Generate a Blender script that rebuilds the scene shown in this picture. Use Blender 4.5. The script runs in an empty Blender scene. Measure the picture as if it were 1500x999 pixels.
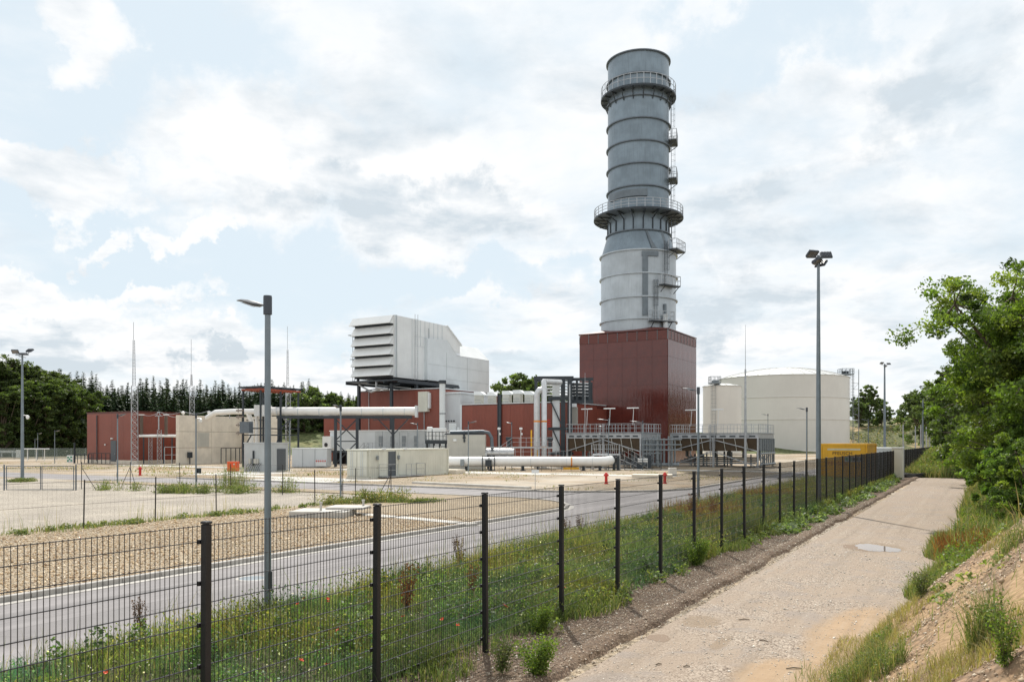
import bpy, math, random
import numpy as np
from mathutils import Vector
SC = bpy.context.scene
random.seed(7); RNG = np.random.default_rng(11)
# ------------------------------------------------------------------ camera
EYE = 3.217
cam_d = bpy.data.cameras.new('camera'); cam = bpy.data.objects.new('camera', cam_d)
SC.collection.objects.link(cam); SC.camera = cam
cam.location = (0, 0, EYE); cam.rotation_euler = (math.radians(90), 0, 0)
cam_d.sensor_width = 36; cam_d.lens = 28.0; cam_d.shift_y = 0.0977
cam_d.clip_start = 0.1; cam_d.clip_end = 4000
# ------------------------------------------------------------------ sky
SUN_EL, SUN_AZ = math.radians(52), math.radians(-5)      # sun stands straight ahead, high
wd = bpy.data.worlds.new('World'); SC.world = wd; wd.use_nodes = True
wn = wd.node_tree; wn.nodes.clear()
def N(nt, typ, **kw):
    n = nt.nodes.new(typ)
    for k, v in kw.items():
        if k.startswith('i_'):
            key = k[2:]
            key = int(key) if key.isdigit() else key
            n.inputs[key].default_value = v
        else: setattr(n, k, v)
    return n
def mth(nt, op, a, b=None, c=None, clamp=False):
    n = nt.nodes.new('ShaderNodeMath'); n.operation = op; n.use_clamp = clamp
    for i, v in enumerate((a, b, c)):
        if v is None: continue
        if isinstance(v, (int, float)): n.inputs[i].default_value = v
        else: nt.links.new(v, n.inputs[i])
    return n.outputs[0]
def mixc(nt, fac, a, b, blend='MIX'):
    n = nt.nodes.new('ShaderNodeMix'); n.data_type = 'RGBA'; n.blend_type = blend
    for s, v in ((n.inputs[0], fac), (n.inputs[6], a), (n.inputs[7], b)):
        if isinstance(v, (int, float)): s.default_value = v
        elif isinstance(v, (tuple, list)): s.default_value = (*v[:3], 1)
        else: nt.links.new(v, s)
    return n.outputs[2]
def smooth(nt, x, lo, hi):
    n = nt.nodes.new('ShaderNodeMapRange'); n.interpolation_type = 'SMOOTHSTEP'
    nt.links.new(x, n.inputs[0]); n.inputs[1].default_value = lo; n.inputs[2].default_value = hi
    return n.outputs[0]
L = wn.links.new
sky = N(wn, 'ShaderNodeTexSky', sky_type='NISHITA', sun_disc=False, sun_elevation=SUN_EL, sun_rotation=SUN_AZ,
        altitude=200, air_density=1.0, dust_density=1.6, ozone_density=1.0)
tc = N(wn, 'ShaderNodeTexCoord')
sep = N(wn, 'ShaderNodeSeparateXYZ'); L(tc.outputs['Generated'], sep.inputs[0])
zz = mth(wn, 'ADD', mth(wn, 'MAXIMUM', sep.outputs[2], 0.0), 0.22)
comb = N(wn, 'ShaderNodeCombineXYZ')
L(mth(wn, 'DIVIDE', sep.outputs[0], zz), comb.inputs[0]); L(mth(wn, 'DIVIDE', sep.outputs[1], zz), comb.inputs[1])
L(mth(wn, 'MULTIPLY', sep.outputs[2], 1.1), comb.inputs[2])
def fbm(scale, detail=8, rough=.55, dist=0.0, off=(0, 0, 0), vec=None):
    mp = N(wn, 'ShaderNodeMapping'); L(vec or comb.outputs[0], mp.inputs[0]); mp.inputs[1].default_value = off
    n = N(wn, 'ShaderNodeTexNoise'); n.inputs['Scale'].default_value = scale; n.inputs['Detail'].default_value = detail
    n.inputs['Roughness'].default_value = rough; n.inputs['Distortion'].default_value = dist
    L(mp.outputs[0], n.inputs['Vector']); return n.outputs[0]
n_big = fbm(.85, 3, .5, 0, (3.1, 1.7, 0)); n_mid = fbm(2.4, 10, .60, .25, (0.4, 5.2, 0)); n_fine = fbm(7.0, 6, .6, 0, (9, 2, 1))
# individual clouds and clear patches, as directions in the sky (warped by noise)
def d_of(px, py):
    v = Vector(((px-750)/1167, 1, (646-py)/1167)); return v.normalized()
warp = N(wn, 'ShaderNodeTexNoise'); warp.inputs['Scale'].default_value = 7; warp.inputs['Detail'].default_value = 7; warp.inputs['Roughness'].default_value = .62
L(tc.outputs['Generated'], warp.inputs['Vector'])
wv = N(wn, 'ShaderNodeVectorMath', operation='MULTIPLY_ADD')
L(warp.outputs['Color'], wv.inputs[0]); wv.inputs[1].default_value = (.34, .34, .26); 
wv0 = N(wn, 'ShaderNodeVectorMath', operation='SUBTRACT'); L(tc.outputs['Generated'], wv0.inputs[0]); wv0.inputs[1].default_value = (.17, .17, .13)
L(wv0.outputs[0], wv.inputs[2])
def blob(px, py, rx, ry, soft=.55):
    c = d_of(px, py); ex = Vector((c.y, -c.x, 0)).normalized(); ez = c.cross(ex).normalized()
    acc = None
    for e, r in ((ex, rx/1167), (ez, ry/1167)):
        dp = N(wn, 'ShaderNodeVectorMath', operation='DOT_PRODUCT'); L(wv.outputs[0], dp.inputs[0]); dp.inputs[1].default_value = e
        q = mth(wn, 'POWER', mth(wn, 'ABSOLUTE', mth(wn, 'DIVIDE', mth(wn, 'SUBTRACT', dp.outputs['Value'], c.dot(e)), r)), 2.0)
        acc = q if acc is None else mth(wn, 'ADD', acc, q)
    dp = N(wn, 'ShaderNodeVectorMath', operation='DOT_PRODUCT'); L(tc.outputs['Generated'], dp.inputs[0]); dp.inputs[1].default_value = c
    front = mth(wn, 'GREATER_THAN', dp.outputs['Value'], 0.3)
    n = N(wn, 'ShaderNodeMapRange', interpolation_type='SMOOTHSTEP'); L(acc, n.inputs[0])
    n.inputs[1].default_value = 1+soft; n.inputs[2].default_value = 1-soft
    return mth(wn, 'MULTIPLY', n.outputs[0], front)
def vmax(*a):
    r = a[0]
    for b in a[1:]: r = mth(wn, 'MAXIMUM', r, b)
    return r
clear = vmax(blob(130, 120, 260, 150, .8), blob(60, 350, 190, 75, .7), blob(320, 400, 260, 60, .8), blob(1090, 60, 130, 55, .95), blob(620, 420, 230, 28, .9))
cloud = vmax(blob(85, 240, 115, 42, .5), blob(60, 460, 105, 66, .25), blob(320, 515, 75, 38, .3), blob(225, 430, 60, 16, .7), blob(290, 335, 60, 20, .6),
             blob(420, 230, 170, 110, .5), blob(610, 300, 220, 75, .6), blob(170, 340, 40, 16, .6), blob(120, 20, 60, 40, .8), blob(480, 560, 90, 25, .6))
cover = mth(wn, 'ADD', mth(wn, 'MULTIPLY', n_mid, .7), mth(wn, 'MULTIPLY', n_big, .3))
cover = mth(wn, 'SUBTRACT', cover, mth(wn, 'MULTIPLY', clear, .22))
mask = smooth(wn, cover, .29, .60)
mask = vmax(mask, mth(wn, 'MULTIPLY', cloud, .90))
# cloud shade: brighter where thin, grey where thick, grey bases
e0 = fbm(3.0, 9, .58, .2, (0.4, 5.2, 0)); e1 = fbm(3.0, 9, .58, .2, (0.37, 5.32, 0))
relief = mth(wn, 'MULTIPLY', mth(wn, 'SUBTRACT', e1, e0), 3.6)
thick = smooth(wn, mth(wn, 'ADD', mth(wn, 'MULTIPLY', fbm(1.9, 8, .58, .3, (5.3, .8, 2)), .8), mth(wn, 'MULTIPLY', n_fine, .2)), .44, .70)
base = vmax(mth(wn, 'MULTIPLY', blob(570, 120, 150, 90, .9), .45), blob(600, 315, 190, 40, .9), blob(60, 498, 80, 26, .8), blob(330, 525, 50, 18, .8), blob(1130, 330, 110, 60, .9), blob(1080, 440, 110, 45, .9), blob(1390, 120, 90, 60, .95), blob(780, 560, 90, 30, .9))
grey = mth(wn, 'ADD', mth(wn, 'ADD', mth(wn, 'MULTIPLY', thick, .36), mth(wn, 'MULTIPLY', mth(wn, 'MULTIPLY', base, smooth(wn, n_mid, .30, .62)), 1.0)), relief, clamp=True)
ccol = mixc(wn, grey, (10.3, 10.35, 10.4), (6.7, 7.45, 8.05))
gap = mixc(wn, .90, sky.outputs[0], (7.9, 9.0, 9.75))
col = mixc(wn, mask, gap, ccol)
bg = N(wn, 'ShaderNodeBackground'); bg.inputs[1].default_value = 0.1; L(col, bg.inputs[0])
wo = N(wn, 'ShaderNodeOutputWorld'); L(bg.outputs[0], wo.inputs[0])
# ------------------------------------------------------------------ sun
sl = bpy.data.lights.new('sun', 'SUN'); sl.energy = 4.9; sl.angle = math.radians(0.9); sl.color = (1, .95, .87)
so = bpy.data.objects.new('sun', sl); SC.collection.objects.link(so)
sd = Vector((math.sin(SUN_AZ)*math.cos(SUN_EL), math.cos(SUN_AZ)*math.cos(SUN_EL), math.sin(SUN_EL)))
so.rotation_euler = sd.to_track_quat('Z', 'Y').to_euler(); so.location = (0, 40, 90)
SC.view_settings.view_transform = 'Standard'; SC.view_settings.look = 'None'
SC.view_settings.exposure = 0.0; SC.view_settings.gamma = 1
SC.render.engine = 'CYCLES'; SC.cycles.max_bounces = 6; SC.cycles.transparent_max_bounces = 8
# ------------------------------------------------------------------ frame of the plant: s to the right of the fence, t along it
TH = math.radians(30.67); C_, S_ = math.cos(TH), math.sin(TH)
def W(s, t, z=0.0): return (s*C_ + t*S_, -s*S_ + t*C_, z)
def ST(X, Y): return (X*C_ - Y*S_, X*S_ + Y*C_)
def at(px, Z): return ST((px-750)/1167*Z, Z)              # the spot that lies Z metres out in direction px
def atg(px, py, g=0.0): return at(px, (EYE-g)*1167/(py-646))
# ------------------------------------------------------------------ objects
COL = SC.collection
def meta(o, label, cat, group=None, kind=None):
    if label: o['label'] = label
    if cat: o['category'] = cat
    if group: o['group'] = group
    if kind: o['kind'] = kind
    return o
def thing(name, label, cat, s=0, t=0, z=0, group=None, rz=0.0):
    o = bpy.data.objects.new(name, None); COL.objects.link(o)
    o.location = W(s, t, z); o.rotation_euler = (0, 0, -TH+rz); o.empty_display_size = .3
    meta(o, label, cat, group); o['_s'] = s; o['_t'] = t; o['_z'] = z
    return o
class B:
    """collects shapes of one mesh; give a thing to write plant coordinates, nothing to write local ones"""
    def __init__(self, root=None):
        self.v = []; self.f = []; self.k = []
        self.o = (root['_s'], root['_t'], root['_z']) if root is not None else (0, 0, 0)
    def add(self, vs, fs):
        n = len(self.v); a, b, c = self.o; self.k.append((n, len(self.f)))
        self.v += [(x-a, y-b, z-c) for x, y, z in vs]; self.f += [tuple(i+n for i in f) for f in fs]; return self
    def box(self, x0, x1, y0, y1, z0, z1):
        return self.add([(x0,y0,z0),(x1,y0,z0),(x1,y1,z0),(x0,y1,z0),(x0,y0,z1),(x1,y0,z1),(x1,y1,z1),(x0,y1,z1)],
                        [(0,3,2,1),(4,5,6,7),(0,1,5,4),(1,2,6,5),(2,3,7,6),(3,0,4,7)])
    def bb(self, x0, x1, y0, y1, z0, z1, e=.02):       # box with chamfered upright and top edges
        p = [(x0+e,y0),(x1-e,y0),(x1,y0+e),(x1,y1-e),(x1-e,y1),(x0+e,y1),(x0,y1-e),(x0,y0+e)]
        q = [(x0+2*e,y0+e),(x1-2*e,y0+e),(x1-e,y0+2*e),(x1-e,y1-2*e),(x1-2*e,y1-e),(x0+2*e,y1-e),(x0+e,y1-2*e),(x0+e,y0+2*e)]
        vs = [(a,b,z0) for a,b in p]+[(a,b,z1-e) for a,b in p]+[(a,b,z1) for a,b in q]
        fs = [tuple(range(7,-1,-1)), tuple(range(16,24))]
        for k in (0, 8):
            for i in range(8): j=(i+1)%8; fs.append((k+i,k+j,k+8+j,k+8+i))
        return self.add(vs, fs)
    def cbox(self, x, y, z, dx, dy, dz): return self.box(x-dx/2,x+dx/2,y-dy/2,y+dy/2,z-dz/2,z+dz/2)
    def prism(self, pts, axis, a, b):                  # polygon in the plane across axis, swept from a to b
        def P(u, w, h): return {'x':(h,u,w),'y':(u,h,w),'z':(u,w,h)}[axis]
        n = len(pts); vs = [P(u,w,a) for u,w in pts]+[P(u,w,b) for u,w in pts]
        fs = [tuple(range(n-1,-1,-1)), tuple(range(n,2*n))]+[(i,(i+1)%n,n+(i+1)%n,n+i) for i in range(n)]
        return self.add(vs, fs)
    def tube(self, pts, r, n=8, cap=True):
        pts = [Vector(p) for p in pts]; rs = r if isinstance(r, (list, tuple)) else [r]*len(pts)
        vs = []; fs = []; up = None
        for i, p in enumerate(pts):
            d = (pts[min(i+1,len(pts)-1)]-pts[max(i-1,0)]).normalized()
            if up is None: up = Vector((0,0,1)) if abs(d.z) < .9 else Vector((1,0,0))
            a = d.cross(up).normalized(); up = a.cross(d).normalized()
            for k in range(n):
                th = 2*math.pi*(k+.5)/n
                q = p+a*math.cos(th)*rs[i]+up*math.sin(th)*rs[i]; vs.append(tuple(q))
        for i in range(len(pts)-1):
            for k in range(n): j=(k+1)%n; fs.append((i*n+k,i*n+j,(i+1)*n+j,(i+1)*n+k))
        if cap: fs += [tuple(range(n-1,-1,-1)), tuple(range((len(pts)-1)*n,len(pts)*n))]
        return self.add(vs, fs)
    def bar(self, p, q, w): return self.tube([p, q], w*.7071, 4)
    def lathe(self, cx, cy, prof, n=32, a0=0, a1=2*math.pi):
        full = abs(a1-a0-2*math.pi) < 1e-6; m = n if full else n+1
        vs = [(cx+r*math.cos(a0+(a1-a0)*k/n), cy+r*math.sin(a0+(a1-a0)*k/n), z) for r, z in prof for k in range(m)]
        fs = [(i*m+k, i*m+(k+1)%m, (i+1)*m+(k+1)%m, (i+1)*m+k) for i in range(len(prof)-1) for k in range(n)]
        return self.add(vs, fs)
    def mesh(self, name, mat, smooth=False):
        me = bpy.data.meshes.new(name); me.from_pydata(self.v, [], self.f); me.materials.append(mat)
        if smooth: 
            me.polygons.foreach_set('use_smooth', [True]*len(me.polygons)); me.set_sharp_from_angle(angle=math.radians(38))
        me.update(); return me
    def each(self, name, mat, parent, smooth=False):
        """every shape added so far becomes a part of its own"""
        ks = self.k+[(len(self.v), len(self.f))]
        for (v0, f0), (v1, f1) in zip(ks[:-1], ks[1:]):
            b = B(); b.v = self.v[v0:v1]; b.f = [tuple(i-v0 for i in f) for f in self.f[f0:f1]]; b.build(name, mat, parent, smooth)
    def build(self, name, mat, parent=None, smooth=False, label=None):
        o = bpy.data.objects.new(name, self.mesh(name, mat, smooth)); COL.objects.link(o)
        if parent is not None: o.parent = parent
        if label: o['label'] = label
        return o
def inst(name, me, parent, loc=(0,0,0), rz=0, sc=None, rot=None):
    o = bpy.data.objects.new(name, me); COL.objects.link(o); o.parent = parent; o.location = loc
    o.rotation_euler = rot or (0,0,rz)
    if sc: o.scale = sc
    return o
def copy_tree(o, parent=None):
    c = o.copy(); COL.objects.link(c); c.parent = parent
    for ch in list(o.children): copy_tree(ch, c)
    return c
def copy_to(o, s, t, z=0, rz=0, label=None, sc=None):
    c = copy_tree(o); c.location = W(s, t, z); c.rotation_euler = (0, 0, -TH+rz); c['_s'] = s; c['_t'] = t; c['_z'] = z
    if label: c['label'] = label
    if sc: c.scale = sc if isinstance(sc, tuple) else (sc, sc, sc)
    return c
def solo(b, name, mat, label, cat, s=0, t=0, z=0, group=None, rz=0, kind=None, smooth=False):   # a thing that is one mesh (b is local)
    o = b.build(name, mat, None, smooth); o.location = W(s,t,z); o.rotation_euler = (0,0,-TH+rz)
    return meta(o, label, cat, group, kind)
def structure(b, name, mat, smooth=False):
    o = b.build(name, mat, None, smooth); o.rotation_euler = (0,0,-TH); o['kind'] = 'structure'; return o
# ------------------------------------------------------------------ materials
def newmat(name):
    m = bpy.data.materials.new(name); m.use_nodes = True; nt = m.node_tree; nt.nodes.clear()
    out = nt.nodes.new('ShaderNodeOutputMaterial'); b = nt.nodes.new('ShaderNodeBsdfPrincipled')
    nt.links.new(b.outputs[0], out.inputs[0]); return m, nt, b, out
def noise(nt, scale, detail=5, rough=.55, vec=None, dist=0):
    n = nt.nodes.new('ShaderNodeTexNoise'); n.inputs['Scale'].default_value = scale; n.inputs['Detail'].default_value = detail
    n.inputs['Roughness'].default_value = rough; n.inputs['Distortion'].default_value = dist
    if vec is not None: nt.links.new(vec, n.inputs['Vector'])
    return n.outputs[0]
def objvec(nt, scale=(1,1,1)):
    t = nt.nodes.new('ShaderNodeTexCoord'); m = nt.nodes.new('ShaderNodeMapping'); m.inputs['Scale'].default_value = scale
    nt.links.new(t.outputs['Object'], m.inputs[0]); return m.outputs[0]
def bumpn(nt, h, strength, dist, bsdf):
    b = nt.nodes.new('ShaderNodeBump'); b.inputs['Strength'].default_value = strength; b.inputs['Distance'].default_value = dist
    nt.links.new(h, b.inputs['Height']); nt.links.new(b.outputs[0], bsdf.inputs['Normal'])
def dark(c, k): return tuple(x*k for x in c)
def pm(name, col, rough=.55, metal=0.0, var=.12, vs=1.5, streak=0.0, bump=0.0, bs=30, objvar=.04, dirt=None, rib=None, coat=0):
    m, nt, b, out = newmat(name); v = objvec(nt)
    c = mixc(nt, mth(nt,'MULTIPLY', smooth(nt, noise(nt, vs, 6, .6, v), .3, .7), 1.0), dark(col, 1-var), dark(col, 1+var*.6))
    if streak:
        sv = objvec(nt, (5, 5, .25)); c = mixc(nt, mth(nt,'MULTIPLY', smooth(nt, noise(nt, 1.3, 5, .6, sv), .48, .72), streak), c, dirt or dark(col, .5))
    oi = nt.nodes.new('ShaderNodeObjectInfo')
    k = mth(nt, 'ADD', mth(nt,'MULTIPLY', oi.outputs['Random'], 2*objvar), 1-objvar)
    cc = nt.nodes.new('ShaderNodeCombineColor'); [nt.links.new(k, cc.inputs[i]) for i in range(3)]
    c = mixc(nt, 1.0, c, cc.outputs[0], 'MULTIPLY')
    nt.links.new(c, b.inputs['Base Color']); b.inputs['Roughness'].default_value = rough; b.inputs['Metallic'].default_value = metal
    if coat: b.inputs['Coat Weight'].default_value = coat; b.inputs['Coat Roughness'].default_value = .12
    if rib:       # trapezoid ribs across the local axes
        t = nt.nodes.new('ShaderNodeTexCoord'); s = nt.nodes.new('ShaderNodeSeparateXYZ'); nt.links.new(t.outputs['Object'], s.inputs[0])
        w = mth(nt,'SINE', mth(nt,'MULTIPLY', mth(nt,'ADD', s.outputs[0], s.outputs[1]), 2*math.pi/rib))
        w = mth(nt,'MULTIPLY', w, 3.0, clamp=False); w = smooth(nt, w, -1, 1)
        bumpn(nt, w, .6, .03, b)
    elif bump: bumpn(nt, noise(nt, bs, 4, .6, v), bump, .02, b)
    return m
M = {}
M['dark_post'] = pm('black_powder_coated_steel', (.013,.013,.015), .42, 0, .2, 8)
M['wire'] = pm('dark_galvanised_wire', (.035,.034,.038), .38, .3, .1)
M['galv'] = pm('galvanised_steel', (.44,.46,.48), .42, .55, .18, 3, .15)
M['galv_dull'] = pm('weathered_galvanised_steel', (.25,.28,.30), .5, .35, .15, 3, .2)
M['lamp_grey'] = pm('grey_lamp_head', (.055,.065,.08), .4, .2, .1)
M['lamp_pole'] = pm('painted_grey_pole', (.20,.24,.27), .4, .35, .12, 2, .2)
M['glass_lamp'] = pm('lamp_lens', (.22,.21,.20), .15, 0, .05)
M['red'] = pm('red_brown_cladding', (.235,.060,.038), .38, 0, .10, .35, .15, objvar=.05, rib=.25)
M['red_plain'] = pm('red_brown_trim', (.12,.028,.02), .4, 0, .1, 1)
M['white'] = pm('white_painted_steel', (.76,.78,.78), .42, 0, .05, .5, .12, dirt=(.42,.43,.42))
M['white_cool'] = pm('pale_grey_cladding', (.63,.67,.69), .42, 0, .06, .4, .12)
M['white_pipe'] = pm('white_pipe_jacket', (.82,.82,.80), .34, .05, .05, 1.5, .06, dirt=(.5,.48,.44))
M['alu'] = pm('aluminium_jacket', (.62,.63,.64), .33, .5, .1, 2, .2)
M['steel_dark'] = pm('anthracite_steelwork', (.035,.045,.055), .45, .2, .15, 2)
M['cream'] = pm('cream_container_paint', (.68,.68,.59), .5, 0, .08, .7, .2, dirt=(.45,.44,.38))
M['cream_rib'] = pm('cream_corrugated_paint', (.68,.68,.59), .5, 0, .08, .7, .2, dirt=(.45,.44,.38), rib=.28)
M['grey_door'] = pm('slate_grey_door', (.085,.10,.115), .45, 0, .08)
M['grey_wall'] = pm('light_grey_render', (.47,.50,.51), .7, 0, .08, 1, .12)
M['beige_wall'] = pm('beige_grey_panel', (.48,.47,.42), .6, 0, .08, .7, .15)
M['concrete'] = pm('cast_concrete', (.72,.655,.55), .85, 0, .12, .8, .25, .25, 25, dirt=(.52,.46,.38))
M['concrete_light'] = pm('light_concrete', (.52,.50,.46), .85, 0, .14, 2, .1, .3, 30)
M['kerb'] = pm('kerb_concrete', (.42,.40,.37), .85, 0, .2, 3, 0, .3, 40, objvar=.1)
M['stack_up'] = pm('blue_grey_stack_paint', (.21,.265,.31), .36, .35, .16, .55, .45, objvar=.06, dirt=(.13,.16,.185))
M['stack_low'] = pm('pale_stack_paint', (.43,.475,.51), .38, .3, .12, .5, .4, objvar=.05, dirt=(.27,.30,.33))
M['stack_ring'] = pm('stack_ring_steel', (.13,.155,.18), .45, .35, .15, 2)
M['stack_panel'] = pm('dark_riser_cover', (.15,.18,.205), .45, .2, .15, 1)
M['tank'] = pm('off_white_tank_paint', (.70,.68,.635), .45, 0, .05, .12, .10, dirt=(.44,.42,.38))
M['tank_roof'] = pm('white_tank_roof', (.60,.61,.60), .45, 0, .05, .3)
M['brown'] = pm('brown_finned_coil', (.062,.038,.016), .6, .1, .2, 2, .3)
M['signal_red'] = pm('signal_red_paint', (.55,.025,.02), .35, 0, .1)
M['orange'] = pm('orange_red_box_paint', (.85,.10,.02), .45, 0, .1)
M['yellow'] = pm('yellow_container_paint', (.74,.39,.015), .42, 0, .12, .8, .2, rib=None)
M['yellow_rib'] = pm('yellow_corrugated_paint', (.74,.39,.015), .42, 0, .12, .8, .2, rib=.28)
M['yellow_pipe'] = pm('yellow_gas_pipe', (.78,.42,.02), .4)
M['orange_band'] = pm('orange_band', (.75,.28,.05), .5)
M['black_text'] = pm('dark_lettering', (.03,.015,.012), .6)
M['red_text'] = pm('red_lettering', (.30,.04,.02), .6)
M['pale_text'] = pm('pale_lettering', (.62,.58,.42), .6)
M['insulator'] = pm('brown_grey_porcelain', (.20,.16,.13), .25)
M['bark'] = pm('bark', (.11,.085,.06), .9, 0, .3, 6, 0, .6, 20)
M['rubber'] = pm('black_hose', (.025,.025,.028), .6)
M['wood'] = pm('weathered_wood', (.12,.09,.06), .85)
M['green_sign'] = pm('green_sign_face', (.03,.30,.16), .5)
# wavy glossy sheet cladding of the stack house
def glossy_red():
    m, nt, b, out = newmat('glossy_red_brown_sheet'); v = objvec(nt)
    c = mixc(nt, smooth(nt, noise(nt, .5, 4, .5, v), .3, .7), (.095,.021,.016), (.125,.027,.019))
    nt.links.new(c, b.inputs['Base Color']); b.inputs['Roughness'].default_value = .14; b.inputs['Specular IOR Level'].default_value = .62
    t = nt.nodes.new('ShaderNodeTexCoord'); s = nt.nodes.new('ShaderNodeSeparateXYZ'); nt.links.new(t.outputs['Object'], s.inputs[0])
    w = mth(nt,'SINE', mth(nt,'MULTIPLY', mth(nt,'ADD', s.outputs[0], s.outputs[1]), 2*math.pi/.5))
    h = mth(nt,'ADD', mth(nt,'MULTIPLY', w, .3), mth(nt,'MULTIPLY', noise(nt, 1.6, 2, .5, objvec(nt, (1,1,.45))), 2.4))
    bumpn(nt, h, .35, .02, b); return m
M['red_gloss'] = glossy_red()
def grains(name, cols, scale, big=(.9, 1.1), bump=.8, patch=None, rough=.9, far=None):
    """loose stones: one colour per Voronoi cell"""
    m, nt, b, out = newmat(name); v = objvec(nt)
    vo = nt.nodes.new('ShaderNodeTexVoronoi'); vo.inputs['Scale'].default_value = scale; nt.links.new(v, vo.inputs['Vector'])
    s = nt.nodes.new('ShaderNodeSeparateColor'); nt.links.new(vo.outputs['Color'], s.inputs[0])
    r = nt.nodes.new('ShaderNodeValToRGB'); nt.links.new(s.outputs[0], r.inputs[0]); e = r.color_ramp.elements
    e[0].color = (*cols[0],1); e[1].color = (*cols[-1],1); e[1].position = 1
    for i, cc in enumerate(cols[1:-1]): q = e.new((i+1)/(len(cols)-1)); q.color = (*cc,1)
    c = r.outputs[0]
    g = smooth(nt, vo.outputs['Distance'], .75, .25); c = mixc(nt, g, dark(cols[len(cols)//2], .45), c)
    if patch: 
        for col, sc, lo, hi, amt in patch:
            c = mixc(nt, mth(nt,'MULTIPLY', smooth(nt, noise(nt, sc, 6, .6, v, .4), lo, hi), amt), c, col)
    k = mixc(nt, smooth(nt, noise(nt, .35, 5, .6, v), .3, .7), (big[0]*.84,)*3, (big[1]*.84,)*3)
    c = mixc(nt, 1.0, c, k, 'MULTIPLY')
    nt.links.new(c, b.inputs['Base Color']); b.inputs['Roughness'].default_value = rough; b.inputs['Specular IOR Level'].default_value = .25
    h = mth(nt,'ADD', mth(nt,'MULTIPLY', mth(nt,'SUBTRACT', 1.0, vo.outputs['Distance']), 1.0), mth(nt,'MULTIPLY', noise(nt, scale*.2, 5, .6, v), 1.2))
    bumpn(nt, h, bump, .03, b); return m
TAN = [(.30,.20,.11),(.42,.30,.18),(.52,.40,.26),(.60,.50,.36),(.40,.33,.25),(.56,.46,.32)]
M['gravel'] = grains('tan_crushed_gravel', TAN, 14, (.88,1.08))
M['yard'] = grains('yard_ground', [(.40,.32,.22),(.50,.40,.28),(.56,.47,.35)], 9, (.8,1.1), .5, [((.52,.46,.38), .06, .45, .6, .75), ((.40,.27,.15), .11, .5, .62, .5), ((.16,.19,.08), .09, .6, .72, .5)])
M['orange_brown'] = pm('rust_red_beam', (.30,.06,.025), .5)
M['lot'] = grains('compacted_limestone', [(.46,.41,.34),(.54,.48,.40),(.60,.54,.46)], 22, (.88,1.08), .35, [((.36,.32,.28), .12, .5, .68, .5), ((.60,.52,.42), .5, .5, .7, .4)])
M['strip'] = grains('stony_dirt', [(.15,.10,.065),(.21,.145,.10),(.27,.19,.135),(.18,.125,.085),(.40,.32,.24)], 24, (.8,1.1), .45, [((.20,.14,.09), 1.2, .5, .65, .6)])
M['mound'] = grains('dry_earth_bank', [(.27,.165,.10),(.38,.245,.15),(.43,.295,.19),(.32,.205,.125),(.52,.39,.27)], 11, (.85,1.1), 1.0, [((.46,.31,.17), .5, .45, .6, .75), ((.25,.18,.11), 1.1, .55, .7, .5)])
M['veg_soil'] = grains('overgrown_soil', [(.07,.075,.03),(.10,.10,.045),(.13,.12,.06)], 8, (.7,1.15), .8, [((.20,.15,.09), .7, .56, .68, .6)])
M['hill'] = grains('sandy_hillside', [(.12,.14,.05),(.17,.18,.07),(.25,.23,.11)], 1.6, (.8,1.1), .5, [((.50,.36,.20), .06, .52, .60, .95), ((.06,.09,.03), .25, .55, .7, .6)])
def asphalt(name, c0, c1):
    m, nt, b, out = newmat(name); v = objvec(nt)
    c = mixc(nt, smooth(nt, noise(nt, .25, 6, .6, v), .3, .7), c0, c1)
    sv = objvec(nt, (1.4, .07, 1)); c = mixc(nt, mth(nt,'MULTIPLY', smooth(nt, noise(nt, 1.0, 5, .6, sv), .45, .62), .8), c, dark(c1, 1.15))
    c = mixc(nt, mth(nt,'MULTIPLY', smooth(nt, noise(nt, 90, 3, .7, v), .5, .7), .35), c, dark(c0, .7))
    c = mixc(nt, mth(nt,'MULTIPLY', smooth(nt, noise(nt, .5, 7, .7, v, 1.2), .60, .72), .35), c, dark(c0, .7))
    ve = nt.nodes.new('ShaderNodeTexVoronoi'); ve.feature = 'DISTANCE_TO_EDGE'; ve.inputs['Scale'].default_value = .16
    wv_ = nt.nodes.new('ShaderNodeVectorMath'); wv_.operation = 'ADD'; nn = nt.nodes.new('ShaderNodeTexNoise'); nn.inputs['Scale'].default_value = .9; nn.inputs['Detail'].default_value = 6; nt.links.new(v, nn.inputs['Vector'])
    nt.links.new(v, wv_.inputs[0]); nt.links.new(nn.outputs['Color'], wv_.inputs[1]); nt.links.new(wv_.outputs[0], ve.inputs['Vector'])
    crack = smooth(nt, ve.outputs['Distance'], .004, .0); c = mixc(nt, mth(nt,'MULTIPLY', crack, .55), c, dark(c0, .5))
    tx = nt.nodes.new('ShaderNodeTexCoord'); sx = nt.nodes.new('ShaderNodeSeparateXYZ'); nt.links.new(tx.outputs['Object'], sx.inputs[0])
    seam = smooth(nt, mth(nt,'ABSOLUTE', mth(nt,'ADD', sx.outputs[0], 14.25)), .03, .012); c = mixc(nt, mth(nt,'MULTIPLY', seam, .5), c, dark(c0, .6))
    for xx in (15.35, 13.2):
        tr_ = smooth(nt, mth(nt,'ABSOLUTE', mth(nt,'ADD', sx.outputs[0], xx)), .34, .05); c = mixc(nt, mth(nt,'MULTIPLY', tr_, .28), c, dark(c0, .72))
    nt.links.new(c, b.inputs['Base Color']); b.inputs['Roughness'].default_value = .82; b.inputs['Specular IOR Level'].default_value = .3
    bumpn(nt, noise(nt, 120, 3, .7, v), .35, .01, b); return m
M['road'] = asphalt('pale_worn_asphalt', (.185,.175,.175), (.255,.24,.24))
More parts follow.
